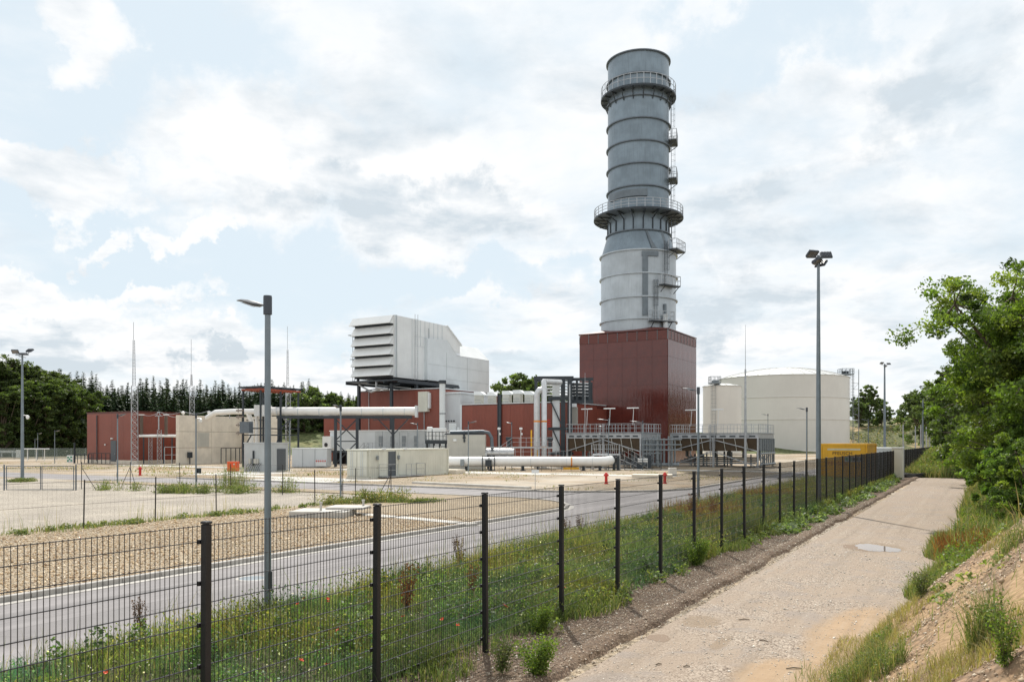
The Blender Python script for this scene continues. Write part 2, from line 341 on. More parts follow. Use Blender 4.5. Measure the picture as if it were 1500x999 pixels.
def path_mat():
    """compacted path: grey chippings, sandy wash-outs, damp patches"""
    m, nt, b, out = newmat('path_surface'); v = objvec(nt)
    vo = nt.nodes.new('ShaderNodeTexVoronoi'); vo.inputs['Scale'].default_value = 42; nt.links.new(v, vo.inputs['Vector'])
    s = nt.nodes.new('ShaderNodeSeparateColor'); nt.links.new(vo.outputs['Color'], s.inputs[0])
    grit = mixc(nt, smooth(nt, s.outputs[0], .1, .9), (.20,.155,.125), (.60,.52,.44))
    c = mixc(nt, smooth(nt, noise(nt, .55, 6, .62, v), .35, .65), grit, (.41,.335,.27))
    c = mixc(nt, mth(nt,'MULTIPLY', smooth(nt, noise(nt, 1.3, 6, .62, v, .6), .50, .66), .6), c, (.34,.305,.285))
    # sandy wash-out on the bank side and a few smaller ones
    t = nt.nodes.new('ShaderNodeTexCoord'); sp = nt.nodes.new('ShaderNodeSeparateXYZ'); nt.links.new(t.outputs['Object'], sp.inputs[0])
    wn_ = mth(nt,'MULTIPLY', mth(nt,'SUBTRACT', noise(nt, .9, 5, .6, v), .5), 1.6)
    def el(cx, cy, rx, ry, lo=1.25, hi=.7):
        a = mth(nt,'POWER', mth(nt,'ABSOLUTE', mth(nt,'DIVIDE', mth(nt,'SUBTRACT', sp.outputs[0], cx), rx)), 2.0)
        q = mth(nt,'POWER', mth(nt,'ABSOLUTE', mth(nt,'DIVIDE', mth(nt,'SUBTRACT', sp.outputs[1], cy), ry)), 2.0)
        n = nt.nodes.new('ShaderNodeMapRange'); n.interpolation_type='SMOOTHSTEP'; nt.links.new(mth(nt,'ADD', mth(nt,'ADD', a, q), wn_), n.inputs[0])
        n.inputs[1].default_value = lo+.12; n.inputs[2].default_value = hi-.12; return n.outputs[0]
    sand = None
    for e in ((-1.75,14.0,.75,2.7),(-2.2,11.2,.8,1.1)):
        k = el(*e); sand = k if sand is None else mth(nt,'MAXIMUM', sand, k)
    sandc = mixc(nt, smooth(nt, noise(nt, 3, 5, .6, v), .3, .7), (.40,.285,.18), (.46,.335,.22))
    c = mixc(nt, mth(nt,'MULTIPLY', sand, .92), c, mixc(nt, 1.0, sandc, (1.1,1.1,1.1), 'MULTIPLY'))
    sv = objvec(nt, (3.0, .12, 1)); c = mixc(nt, mth(nt,'MULTIPLY', smooth(nt, noise(nt, 1.0, 4, .6, sv), .5, .7), .22), c, (.52,.47,.41))
    damp = mth(nt,'MAXIMUM', el(-4.35, 13.9, .35, .5), mth(nt,'MAXIMUM', el(-2.85, 26.3, .75, 1.3), el(-3.6, 12.6, .12, .5))); c = mixc(nt, mth(nt,'MULTIPLY', damp, .5), c, (.28,.21,.14))
    tv = objvec(nt, (1.9, .05, 1)); c = mixc(nt, mth(nt,'MULTIPLY', smooth(nt, noise(nt, 1.1, 6, .65, tv), .50, .66), .35), c, (.27,.225,.18))
    c = mixc(nt, 1.0, c, (.755,.73,.695), 'MULTIPLY')
    nt.links.new(c, b.inputs['Base Color']); b.inputs['Roughness'].default_value = .88; b.inputs['Specular IOR Level'].default_value = .25
    h = mth(nt,'ADD', mth(nt,'MULTIPLY', mth(nt,'SUBTRACT', 1, vo.outputs['Distance']), mth(nt,'SUBTRACT', 1.1, sand)), mth(nt,'MULTIPLY', noise(nt, 3, 5, .6, v), 2.0))
    bumpn(nt, h, .5, .015, b); return m
M['path'] = path_mat()
def leafmat(name, trans=.45, tint=(1,1,1), rough=.5, spec=.35):
    m, nt, b, out = newmat(name)
    a = nt.nodes.new('ShaderNodeAttribute'); a.attribute_name = 'Col'
    c = mixc(nt, 1.0, a.outputs['Color'], tint, 'MULTIPLY')
    nt.links.new(c, b.inputs['Base Color']); b.inputs['Roughness'].default_value = rough; b.inputs['Specular IOR Level'].default_value = spec
    tr = nt.nodes.new('ShaderNodeBsdfTranslucent'); c2 = mixc(nt, 1.0, c, (1.25,1.35,.55), 'MULTIPLY'); nt.links.new(c2, tr.inputs[0])
    mx = nt.nodes.new('ShaderNodeMixShader'); mx.inputs[0].default_value = trans
    nt.links.new(b.outputs[0], mx.inputs[1]); nt.links.new(tr.outputs[0], mx.inputs[2]); nt.links.new(mx.outputs[0], out.inputs[0]); return m
M['leaf'] = leafmat('tree_leaves', .5, (1.12,1.12,1.1)); M['needle'] = leafmat('spruce_needles', .2, (1.2,1.2,1.15), rough=.6, spec=.2); M['blade'] = leafmat('grass_blades', .35, rough=.6, spec=.2)
def water():
    m, nt, b, out = newmat('muddy_water'); b.inputs['Base Color'].default_value = (.16,.11,.07,1); b.inputs['Roughness'].default_value = .03
    b.inputs['Specular IOR Level'].default_value = .6
    bumpn(nt, noise(nt, 6, 2, .5, objvec(nt)), .02, .005, b); return m
M['water'] = water()
# ------------------------------------------------------------------ fast meshes
def npmesh(name, V, F, mat, col=None, smooth=False):
    me = bpy.data.meshes.new(name); V = np.asarray(V, np.float32); F = np.asarray(F, np.int32)
    me.vertices.add(len(V)); me.vertices.foreach_set('co', V.ravel()); k = F.shape[1]
    me.loops.add(F.size); me.loops.foreach_set('vertex_index', F.ravel())
    me.polygons.add(len(F)); me.polygons.foreach_set('loop_start', np.arange(0, F.size, k, dtype=np.int32))
    me.polygons.foreach_set('loop_total', np.full(len(F), k, np.int32))
    if smooth: me.polygons.foreach_set('use_smooth', np.ones(len(F), bool))
    if col is not None:
        a = me.attributes.new('Col', 'FLOAT_COLOR', 'POINT'); c = np.ones((len(V), 4), np.float32); c[:, :3] = col; a.data.foreach_set('color', c.ravel())
    me.materials.append(mat); me.update(); me.validate(); return me
def put(name, me, parent=None, loc=(0,0,0), rz=0.0):
    o = bpy.data.objects.new(name, me); COL.objects.link(o); o.location = loc; o.rotation_euler = (0,0,rz)
    if parent is not None: o.parent = parent
    return o
def pick(cols, n, jit=.18):
    c = np.array(cols)[RNG.integers(0, len(cols), n)]; return c*(1+RNG.normal(0, jit, (n, 1))).clip(.4, 1.7)
def leaves(P, size, cols, flat=.35, fold=True):
    """one pointed leaf per point: 4 vertices, 1 face"""
    n = len(P); size = np.broadcast_to(size, (n,)) if np.ndim(size) else np.full(n, size); size = size*RNG.uniform(.7, 1.35, n)
    nr = RNG.normal(0, 1, (n, 3)); nr[:, 2] = nr[:, 2]*(1-flat)+flat*1.6; nr /= np.linalg.norm(nr, axis=1)[:, None]
    a = np.cross(nr, RNG.normal(0, 1, (n, 3))); a /= np.linalg.norm(a, axis=1)[:, None]+1e-9; b = np.cross(nr, a)
    s = size[:, None]
    V = np.stack([P-a*s*.55, P+b*s*.3-a*s*.05, P+a*s*.55-nr*s*.1, P-b*s*.3-a*s*.05], 1).reshape(-1, 3)
    F = np.arange(4*n).reshape(-1, 4); return V, F, np.repeat(cols, 4, 0)
def blades(P, h, w, cols, lean=.35, tip=None):
    """one curved blade per point: 2 quads (6 vertices)"""
    n = len(P); h = h*RNG.uniform(.55, 1.3, n); az = RNG.uniform(0, 2*np.pi, n); la = RNG.uniform(0, lean, n)
    d = np.stack([np.cos(az), np.sin(az), np.zeros(n)], 1); az2 = RNG.uniform(0, 2*np.pi, n); sd_ = np.stack([np.cos(az2), np.sin(az2), np.zeros(n)], 1)
    up = np.array([0, 0, 1.0]); w = np.broadcast_to(w, (n,))[:, None]; hh = h[:, None]; l = la[:, None]
    p0 = P; p1 = P+up*hh*.55+d*hh*l*.3; p2 = P+up*hh*(1-l*.3)+d*hh*l
    V = np.stack([p0-sd_*w*.5, p0+sd_*w*.5, p1-sd_*w*.42, p1+sd_*w*.42, p2-sd_*w*.08, p2+sd_*w*.08], 1).reshape(-1, 3)
    i = np.arange(n)[:, None]*6; F = np.concatenate([i+[0,1,3,2], i+[2,3,5,4]], 0)
    c = np.repeat(cols[:, None, :], 6, 1); 
    if tip is not None: c[:, 4:6] = tip
    return V, F, c.reshape(-1, 3)
def join(*parts):
    V = []; F = []; Cc = []; n = 0
    for v, f, c in parts: V.append(v); F.append(f+n); Cc.append(c); n += len(v)
    return np.concatenate(V), np.concatenate(F), np.concatenate(Cc)
def stuff(name, label, cat, parts, mat):
    V, F, c = join(*parts); o = put(name, npmesh(name, V, F, mat, c)); o.rotation_euler = (0,0,-TH); return meta(o, label, cat, None, 'stuff')
# cheap value noise for terrain
_T = RNG.uniform(-1, 1, (64, 64))
def vnoise(x, y, f=1.0):
    x = np.asarray(x)*f; y = np.asarray(y)*f; xi = np.floor(x).astype(int); yi = np.floor(y).astype(int); u = x-xi; v = y-yi; u = u*u*(3-2*u); v = v*v*(3-2*v)
    g = lambda i, j: _T[i % 64, j % 64]
    return (g(xi,yi)*(1-u)+g(xi+1,yi)*u)*(1-v)+(g(xi,yi+1)*(1-u)+g(xi+1,yi+1)*u)*v
def sstep(x, a, b): k = np.clip((np.asarray(x)-a)/(b-a), 0, 1); return k*k*(3-2*k)
def bank_h(s, t):
    """height of the earth bank to the right of the path"""
    s = np.asarray(s, float); t = np.asarray(t, float)
    foot = -1.45+.25*vnoise(t, t*0, .35)+.5*sstep(t, 15, 22)
    x = np.clip(s-foot, 0, None)
    near = np.where(x < 2.6, .93*x, .93*2.6+.22*(x-2.6)); near = np.minimum(near, 4.4)
    far = np.where(x < 3, .18*x, .54+.42*(x-3)); far = np.minimum(far, 3.2)
    k = sstep(t, 16.3, 18.8); z = near*(1-k)+far*k
    rough = .10*vnoise(s, t, 1.1)+.06*vnoise(s, t, 3.1)+.03*vnoise(s, t, 8)
    return z+rough*np.clip(x*1.5, 0, 1)-.03
def grid_mesh(name, ss, tt, fn, mat):
    Sg, Tg = np.meshgrid(ss, tt, indexing='ij'); Z = fn(Sg, Tg); V = np.stack([Sg, Tg, Z], -1).reshape(-1, 3)
    n, m = Sg.shape; i = (np.arange(n-1)[:, None]*m+np.arange(m-1)[None]).ravel()
    F = np.stack([i, i+m, i+m+1, i+1], 1); o = put(name, npmesh(name, V, F, mat, None, True)); o.rotation_euler = (0,0,-TH); return o
# ------------------------------------------------------------------ setting: ground, road, path
g = B(); g.box(-900, 1600, -500, 2600, -.6, 0); structure(g, 'ground', M['yard'])
b = B(); SR0, SR1 = -16.72, -11.7
b.box(SR0, SR1, -30, 150, .001, .006)
b.box(-260, -28, 38.3, 44.3, .001, .0055)                    # side road leading to the plant
# bell of the junction, both corners rounded
def arc(cx, cy, r, a0, a1, n=14): return [(cx+r*math.cos(math.radians(a0+(a1-a0)*k/n)), cy+r*math.sin(math.radians(a0+(a1-a0)*k/n))) for k in range(n+1)]
RA, RB = 6.3, 8.5
isl_arc = arc(SR0-RA, 38.3-RA, RA, 0, 90)                     # island corner (near)
far_arc = arc(SR0-RB, 44.3+RB, RB, 270, 360)                  # far corner
poly = [(-28, 38.3)]+[p for p in reversed(isl_arc)]+[(SR0, 44.3+RB)]+[p for p in reversed(far_arc)]+[(-28, 44.3)]
b.prism(poly, 'z', .001, .0058)
structure(b, 'road', M['road'])
# gravel island between the road and the fenced lot, and the compacted lot itself
b = B(); b.prism([(SR0-.26, -30), (SR0-.26, 38.3-RA)]+[(x-.26*math.cos(math.radians(90*k/14)), y-.26*math.sin(math.radians(90*k/14))) for k, (x, y) in enumerate(isl_arc)][1:]+[(-60, 38.04), (-60, 36.2), (-28.6, 36.2), (-28.6, -30)], 'z', .001, .085)
structure(b, 'gravel_bed', M['gravel'])
b = B(); b.box(-110, -28.6, -30, 36.2, .001, .03); structure(b, 'lot_surface', M['lot'])
b = B(); b.prism([(-4.85+.0, -12), (-1.0, -12), (-.85, 16), (-.6, 30), (-.7, 82), (-5.0, 82), (-4.7, 60), (-4.75, 20)], 'z', .001, .012)
structure(b, 'path', M['path'])
# dirt strip beside the fence, a low ledge above the path
def strip_h(s, t):
    x = (s+6.75)/1.95; edge = .10*vnoise(t, t*0+3, 1.2)+.05*vnoise(t, t*0+9, 4)
    z = .035+.04*vnoise(s, t, .9)*.5+.018*vnoise(s, t, 4)+.008*vnoise(s, t, 9)
    return np.where(s+edge > -4.95, -.03, z+.09*np.exp(-((s+edge+5.15)/.22)**2))
o = grid_mesh('dirt_strip', np.concatenate([np.linspace(-6.95, -5.4, 16), np.linspace(-5.35, -4.7, 14)]), np.linspace(2, 82, 800), strip_h, M['strip']); o['kind'] = 'structure'
o = grid_mesh('verge_soil', np.linspace(-11.62, -6.8, 14), np.linspace(-12, 110, 240), lambda s, t: .03+.10*vnoise(s, t, .35)*.5+.03*vnoise(s, t, 1.5)+.02, M['veg_soil']); o['kind'] = 'structure'
near_t = np.linspace(-4, 22, 150); 
o = grid_mesh('earth_bank', np.concatenate([np.linspace(-1.9, 4, 90), np.linspace(4.3, 30, 24)]), near_t, bank_h, M['mound']); o['kind'] = 'structure'
o = grid_mesh('overgrown_bank', np.concatenate([np.linspace(-1.9, 6, 30), np.linspace(7, 60, 24)]), np.concatenate([np.linspace(20.2, 80, 120), np.linspace(82, 150, 40)]),
    lambda s, t: np.where(t > 20.9, bank_h(s, t), -.3)-.01, M['veg_soil']); o['kind'] = 'structure'
# weed-grown rise closing the path and hillside behind the tanks
def rise_h(s, t): return 1.5*sstep(t, 79.5, 92)*sstep(s, -6.2, -4.6)*(1+.15*vnoise(s, t, .3))-.02
o = grid_mesh('weedy_rise', np.linspace(-6.2, 12, 40), np.linspace(79, 150, 70), rise_h, M['veg_soil']); o['kind'] = 'structure'
def hill_h(X, Y):
    return (8.5*sstep(Y, 225, 262)*sstep(X, 78, 118)+5.5*sstep(X, 120, 180)*sstep(Y, 190, 260)+ .8*vnoise(X, Y, .06)*sstep(Y, 225, 250) + .3*vnoise(X, Y, .3)*sstep(Y, 225, 250))-.1
Xg, Yg = np.meshgrid(np.linspace(70, 420, 100), np.linspace(180, 420, 80), indexing='ij'); V = np.stack([Xg, Yg, hill_h(Xg, Yg)], -1).reshape(-1, 3)
i = (np.arange(99)[:, None]*80+np.arange(79)[None]).ravel(); o = put('hillside', npmesh('hillside', V, np.stack([i, i+80, i+81, i+1], 1), M['hill'], None, True)); o['kind'] = 'structure'
# grassy slope in front of the spruce wood on the left
def slope_h(X, Y): return 6.2*sstep(Y-.18*X, 190, 232)*sstep(X, -95, -62)*(1-sstep(X, 60, 90))+.9*sstep(Y, 120, 170)*(1-sstep(X, -90, -60))*0+.25*vnoise(X, Y, .15)-.12
Xg, Yg = np.meshgrid(np.linspace(-260, 92, 110), np.linspace(175, 420, 70), indexing='ij'); V = np.stack([Xg, Yg, slope_h(Xg, Yg)], -1).reshape(-1, 3)
i = (np.arange(109)[:, None]*70+np.arange(69)[None]).ravel(); M['meadow'] = grains('meadow_slope', [(.11,.15,.05),(.16,.19,.07),(.22,.22,.10)], 1.2, (.8,1.1), .5, [((.26,.24,.10), .08, .5, .65, .6)])
o = put('grass_slope', npmesh('grass_slope', V, np.stack([i, i+70, i+71, i+1], 1), M['meadow'], None, True)); o['kind'] = 'structure'
# pale concrete aprons in the yard (a sheet each)
b = B()
for k, (s0, s1, t0, t1) in enumerate(((-60, -42, 49.5, 51.6), (-67, -60, 50.5, 58.4), (-64, -36, 66.5, 70.5), (-36, -24, 68, 71), (-53, -44, 44.6, 50.2), (-100, -70, 64, 67), (-70, -18, 84.5, 86.5))):
    b.box(s0, s1, t0, t1, .001, .012+.002*k)
structure(b, 'yard_apron', M['concrete_light'])
# kerb stones: 1 m pieces, 8 mm joints
def kerb(name, pts, w, z1, mat, gut=None, lim=None):
    """pts: line in plant coordinates; one object per stone"""
    root = bpy.data.objects.new(name, None); COL.objects.link(root); root.rotation_euler = (0,0,-TH); root['kind'] = 'structure'
    kb = B(); kb.bb(-w/2, w/2, -.495, .495, -.02, z1, .012); me = kb.mesh('kerb_stone', mat)
    gm = None
    if gut: gb = B(); gb.box(w/2+.01, w/2+gut, -.495, .495, -.02, .016); gm = gb.mesh('gutter_stone', M['kerb'])
    P = [Vector((*p, 0)) for p in pts]; acc = 0; nxt = .5; n = 0
    for a, c in zip(P[:-1], P[1:]):
        l = (c-a).length; d = (c-a)/l
        while acc+l >= nxt:
            q = a+d*(nxt-acc); rz = math.atan2(-d.x, d.y)
            inst('kerb_stone', me, root, (q.x, q.y, 0), rz+random.gauss(0, .002)); n += 1
            if gm: inst('gutter_stone', gm, root, (q.x, q.y, 0), rz)
            nxt += 1.0
            if lim and n >= lim: return root
        acc += l
    return root
kerb('kerb', [(SR0-.12, 3), (SR0-.12, 38.3-RA)]+[(x-.12*math.cos(math.radians(90*k/14)), y-.12*math.sin(math.radians(90*k/14))) for k, (x, y) in enumerate(isl_arc)][1:]+[(-34, 38.18)], .16, .13, M['kerb'], .26)
kerb('kerb', [(-60, 44.42)]+[(x, y) for x, y in far_arc]+[(SR0-.08, 85)], .16, .12, M['kerb'])
kerb('edging', [(SR1+.06, 4), (SR1+.06, 70)], .10, .035, M['concrete_light'])
# manhole cover in the road
b = B(); b.lathe(0, 0, [(.0, .004), (.30, .004), (.31, .001)], 28); r = thing('manhole_cover', 'round grey manhole cover set flush in the road beside the near lamp post', 'manhole cover', *atg(370, 847), .007)
b.build('cover', M['stack_panel'], r)
bb_ = B(); bb_.lathe(0, 0, [(.31, .003), (.38, .003), (.39, .0)], 28); bb_.build('rim', M['kerb'], r)
# ------------------------------------------------------------------ main mesh fence
FS = -6.44; FT0, FP = 5.08, 2.5; K0, K1 = -3, 58
fence = thing('mesh_fence', 'long black double-wire mesh fence on square posts between grass verge and gravel path', 'fence', FS, FT0, 0)
pb = B(); pb.bb(-.04, .04, -.035, .035, -.3, 2.42, .006); post_me = pb.mesh('post', M['dark_post'])
cb = B(); cb.bb(-.045, .045, -.04, .04, 2.425, 2.45, .008); cap_me = cb.mesh('cap', M['dark_post'])
kb = B(); kb.bb(-.07, -.042, -.05, .05, -.022, .022, .004); kb.tube([(-.076,0,0),(-.07,0,0)], .012, 6); clip_me = kb.mesh('clip', M['dark_post'])
wb = B()
for i in range(49):
    y = .05+i*.05; wb.tube([(-.055, y, .03), (-.055, y, 2.41)], .0036, 4, False)
for z in [.05+.2*k for k in range(12)]+[2.40]:
    for dx in (-.061, -.049): wb.tube([(dx, .02, z), (dx, 2.48, z)], .0044, 4, False)
wire_me = wb.mesh('mesh_panel', M['wire'])
for k in range(K0, K1+1):
    y = FP*k; p = inst('post', post_me, fence, (0, y, 0), rot=(random.gauss(0,.003), random.gauss(0,.003), random.gauss(0,.02)))
    inst('cap', cap_me, p)
    if k < 12:
        for z in (.25, .65, 1.05, 1.45, 1.85, 2.25): inst('clip', clip_me, p, (0, 0, z))
    if k < K1: inst('mesh_panel', wire_me, fence, (0, y, 0))
# ------------------------------------------------------------------ light wire fence round the lot
lot = thing('lot_fence', 'low dark wire fence on thin posts round the pale compacted lot', 'fence', -27.9, 16.8, 0)
pb = B(lot)
P2 = [(-27.9, 10.9), (-27.9, 13.9)]+[(-27.9, 16.8+2.88*k) for k in range(7)]
turn = [ST(-9.6, 45.2), ST(-13.6, 47.2), ST(-17.3, 49.0), ST(-21.3, 51.1), ST(-25.6, 53.4), ST(-28.6, 52.9)]
pb = B(); pb.tube([(0,0,-.2),(0,0,1.83)], .024, 6); thin_me = pb.mesh('post', M['dark_post'])
pts = P2+turn
for x, y in pts: inst('post', thin_me, lot, (x+27.9, y-16.8, 0), rot=(random.gauss(0,.01), random.gauss(0,.01), 0))
for (x0, y0), (x1, y1) in zip(pts[:-1], pts[1:]):
    wbx = B(lot); d = math.hypot(x1-x0, y1-y0)
    for z in (.08, .95, 1.78): wbx.tube([(x0, y0, z), (x1, y1, z-.0)], .006, 3, False)
    n = int(d/.16)
    for q in range(1, n): wbx.tube([(x0+(x1-x0)*q/n, y0+(y1-y0)*q/n, .08), (x0+(x1-x0)*q/n, y0+(y1-y0)*q/n, 1.78)], .0014, 3, False)
    wbx.build('wire_panel', M['wire'], lot)
for (x, y), (dx, dy) in (((-27.9, 34.1), (-1.1, .9)), ((-27.9, 34.1), (0, -1.3)), (turn[4], (1.3*.86, -.3)), (turn[4], (-1.2, .1)), (turn[5], (1.3, .2))):
    sb = B(lot); sb.tube([(x, y, 1.5), (x+dx, y+dy, .02)], .02, 6); sb.build('strut', M['dark_post'], lot)
# double gate
gt = thing('lot_gate', 'wide grey double wire gate at the far side of the compacted lot', 'gate', *ST(-33.5, 51.6), 0, rz=TH)
def leaf_gate(x0, x1):
    f = B()
    for x in (x0, x1): f.tube([(x, 0, .05), (x, 0, 1.62)], .03, 6)
    for z in (.08, 1.6): f.tube([(x0, 0, z), (x1, 0, z)], .025, 6)
    for z in (1.45,): f.tube([(x0, 0, z), (x1, 0, z)], .012, 4)
    o = f.build('gate_leaf', M['stack_ring'], gt); w = B()
    for q in range(1, int((x1-x0)/.12)): w.tube([(x0+.12*q, 0, .08), (x0+.12*q, 0, 1.6)], .002, 3, False)
    for q in range(1, 8): w.tube([(x0, 0, .08+.2*q), (x1, 0, .08+.2*q)], .002, 3, False)
    w.build('wire_infill', M['wire'], o)
leaf_gate(.75, 2.95); leaf_gate(3.05, 5.1)
for x in (.6, 5.25):
    f = B(); f.tube([(x, 0, -.1), (x, 0, 1.7)], .045, 8); f.build('gate_post', M['stack_ring'], gt)
f = B(); f.tube([(-12, -1, 1.6), (.6, 0, 1.62)], .012, 4); f.tube([(-12, -1, .1), (.6, 0, .1)], .012, 4); f.build('top_rail', M['galv_dull'], gt)
# ------------------------------------------------------------------ lamps
def lamp(h, name, label, s, t, rz, r=.065, arm=.52, base=True, group='street lamps in the plant', z=0):
    o = thing(name, label, 'street lamp', s, t, z, group, rz)
    b = B(); b.tube([(0,0,-.1),(0,0,1.2),(0,0,h-.28)], [r, r, r*.8], 10, True); b.build('pole', M['lamp_pole'], o, True)
    b = B(); b.lathe(0,0,[(0,h+.005),(r*1.15,h),(r*1.22,h-.03),(r*1.22,h-.34),(r*.9,h-.345)], 12); b.build('collar', M['lamp_grey'], o, True)
    b = B()                                                   # flat drop-shaped head leaning upwards
    prof = [(-.05,-.10,-.12,.045),(-.16,-.07,-.11,.05),(-.28,-.03,-.115,.11),(-.45,.02,-.06,.14),(-.62,.045,.0,.13),(-.78,.05,.03,.05)]
    k = arm/.52; vs = []; 
    for x, zt, zb, w in prof:
        vs += [(x*k, -w*.6, h-.06+zt), (x*k, w*.6, h-.06+zt), (x*k, w, h-.06+(zt+zb)/2), (x*k, w*.6, h-.06+zb), (x*k, -w*.6, h-.06+zb), (x*k, -w, h-.06+(zt+zb)/2)]
    n = len(prof); fs = [tuple(range(6)), tuple(range(6*n-1, 6*n-7, -1))]
    for i in range(n-1):
        for q in range(6): j=(q+1)%6; fs.append((i*6+q, (i+1)*6+q, (i+1)*6+j, i*6+j))
    b.add(vs, fs); hd = b.build('lamp_head', M['lamp_grey'], o, True)
    b = B(); b.add([(-.32*k,-.08,h-.182),(-.66*k,-.08,h-.065),(-.66*k,.08,h-.065),(-.32*k,.08,h-.182)], [(0,1,2,3)]); b.build('lens', M['glass_lamp'], hd)
    b = B(); b.box(-.005,.005,-.045,.045,.5,.85); b.v = [(x+r*1.0, y, z_) for x, y, z_ in b.v]; b.build('service_door', M['lamp_grey'], o)
    if base: b = B(); b.bb(-.22,.22,-.22,.22,-.1,.06,.02); b.build('footing', M['concrete'], o)
    return o
L1 = lamp(5.86, 'street_lamp', 'tall grey street lamp in the verge nearest the camera, seen full height against the sky', *at(392, 14.5), rz=0)
copy_to(L1, *at(1023, 39), label='grey street lamp in front of the red stack house right edge')
copy_to(L1, *at(1182, 62.6), label='grey street lamp before the big off-white tank')
copy_to(L1, *at(1272, 95), label='grey street lamp pole just behind the yellow container')
def lampx(px, Z, top, label, rz=0.0, arm=.6):
    h = EYE+(646-top)*Z/1167; return lamp(h, 'street_lamp', label, *at(px, Z), rz, .055, arm)
lampx(172, 59.6, 606, 'grey street lamp in front of the red building door, on the side road', math.pi, .7)
l7 = lampx(287, 53.6, 605, 'grey pole with a small box and camera, before the concrete wall', math.pi*.5, .4)
b = B(); b.bb(.07,.32,-.15,.15,1.05,1.4,.02); b.build('junction_box', M['steel_dark'], l7)
b = B(); b.lathe(.35,0,[(0,4.45),(.09,4.5),(.12,4.6),(.1,4.72),(.05,4.75)], 10); b.tube([(0,0,4.75),(.35,0,4.75)], .03, 6); b.build('camera_dome', M['white_pipe'], l7, True)
lampx(80, 112, 630, 'small distant street lamp left of the red building', math.pi, .9)
lampx(55, 135, 634, 'taller of two close distant lamps beside the left floodlight mast', math.pi, .9)
lampx(51, 150, 642, 'shorter of two close distant lamps beside the left floodlight mast', math.pi, .9)
lampx(424, 84, 614, 'grey street lamp standing left of the small white container', math.pi*.5, .6)
lampx(499, 43.6, 593, 'slim grey street lamp at the left end of the cream container', math.pi*.5, .4)
lampx(611.5, 88, 619, 'grey street lamp behind the cream container roof', 0, .7)
l8 = lampx(686, 83, 617, 'grey lamp with a second small head before the grey building by the white pipe', math.pi, .7)
b = B(); b.bb(.05,.5,-.08,.08,4.55,4.62,.02); b.build('lower_lamp_head', M['lamp_grey'], l8)
lampx(749.5, 96, 618, 'grey street lamp before the long red hall', 0, .5)
lampx(891.5, 88, 613, 'grey street lamp before the middle of the left cooler', 0, .9)
lampx(941.6, 88, 616, 'grey street lamp at the right end of the left cooler', 0, 1.0)
lampx(1125, 122, 606, 'tiny lamp behind the right end of the right cooler', 0, .7)
# floodlight masts
def mast(px, Z, top, label, heads, r=.10, group='floodlight masts', footing=True):
    s, t = at(px, Z); h = EYE+(646-top)*Z/1167; o = thing('floodlight_mast', label, 'floodlight mast', s, t, 0, group, TH)
    b = B(); b.tube([(0,0,-.2),(0,0,h*.5),(0,0,h)], [r*1.25, r, r*.62], 12); b.build('pole', M['lamp_pole'], o, True)
    b = B(); b.tube([(-.55,0,h-.1),(.5,0,h-.1)], .035, 6); b.tube([(0,-.45,h-.25),(0,.45,h-.25)], .035, 6); b.build('crossarm', M['galv_dull'], o)
    for i, (x, y, z, yaw, pit) in enumerate(heads):
        f = B(); f.bb(-.26,.26,-.2,.2,-.045,.045,.02)
        for q in range(-3, 4): f.box(q*.07-.008, q*.07+.008, -.17, .17, .045, .085)
        me = f.build('floodlight', M['lamp_grey'], o); me.location = (x, y, h+z); me.rotation_euler = (pit, 0, yaw)
        g2 = B(); g2.box(-.22,.22,-.16,.16,-.052,-.046); g2.build('lens', M['glass_lamp'], me)
        a = B(); a.tube([(x*.7, y*.7, h-.1), (x, y, h+z-.03)], .025, 5); a.build('bracket', M['galv_dull'], o)
    if footing: b = B(); b.bb(-.4,.4,-.4,.4,-.2,.12,.03); b.build('footing', M['concrete'], o)
    return o
H4 = [(-.50,-.2,.06,.3,-.62),(.30,-.35,.0,-.1,.55),(-.22,-.3,-.38,.9,-.5),(.22,.1,-.42,-.9,.6)]
H4 = [(-.36,-.2,.02,.3,-.62),(.30,-.15,-.02,-.1,.85),(-.16,-.25,-.34,.9,-.5),(.16,.1,-.36,-.9,.75)]
mast(1199, 37.0, 374, 'tallest floodlight mast, grey with four lamps, rising behind the fence right of centre', H4)
m0 = mast(32.5, 63.6, 518, 'grey floodlight mast with spread lamps and camera at the left edge, by the wood', [(-.5,-.1,.15,.2,-.7),(.6,0,.25,-.2,.6),(.25,-.3,-.05,0,.1)], .11)
b = B(); b.tube([(0,0,5.3),(.4,0,5.25)], .04, 6); b.lathe(.42,0,[(0,4.95),(.1,5.0),(.13,5.12),(.1,5.25),(0,5.3)], 10); b.build('camera_dome', M['white_pipe'], m0, True)
mast(1296, 115, 533, 'floodlight mast before the sandy hillside right of the tank', [(-.5,-.2,.1,.3,-.5),(.5,-.2,0,-.1,.6),(.0,-.3,-.4,.9,-.5)], .16)
mast(1352, 150, 567, 'farthest floodlight mast, thin, beside the trees at the hillside foot', [(-.5,-.2,.1,.3,-.5),(.5,-.2,0,-.1,.6)], .16)
# ------------------------------------------------------------------ cabinet, containers and clutter near the path end
s, t = at(1315, 66.5)
r = thing('utility_cabinet', 'tall cream metal cabinet standing in the black fence line near the path end', 'cabinet', s, t, 0)
b = B(); b.bb(-.42,.42,-.3,.3,0,2.62,.02); b.build('body', M['cream'], r)
b = B(); b.bb(-.38,.38,-.33,-.302,.12,2.5,.01); b.build('door', M['cream'], r); b = B(); b.bb(-.47,.47,-.37,.34,2.625,2.70,.02); b.build('roof_cap', M['white'], r)
s, t = at(1324, 68)
b = B(); b.tube([(0,0,-.1),(0,0,2.9)], .05, 8); solo(b, 'post', M['galv'], 'single galvanised post standing right beside the tall cream cabinet', 'post', s, t)
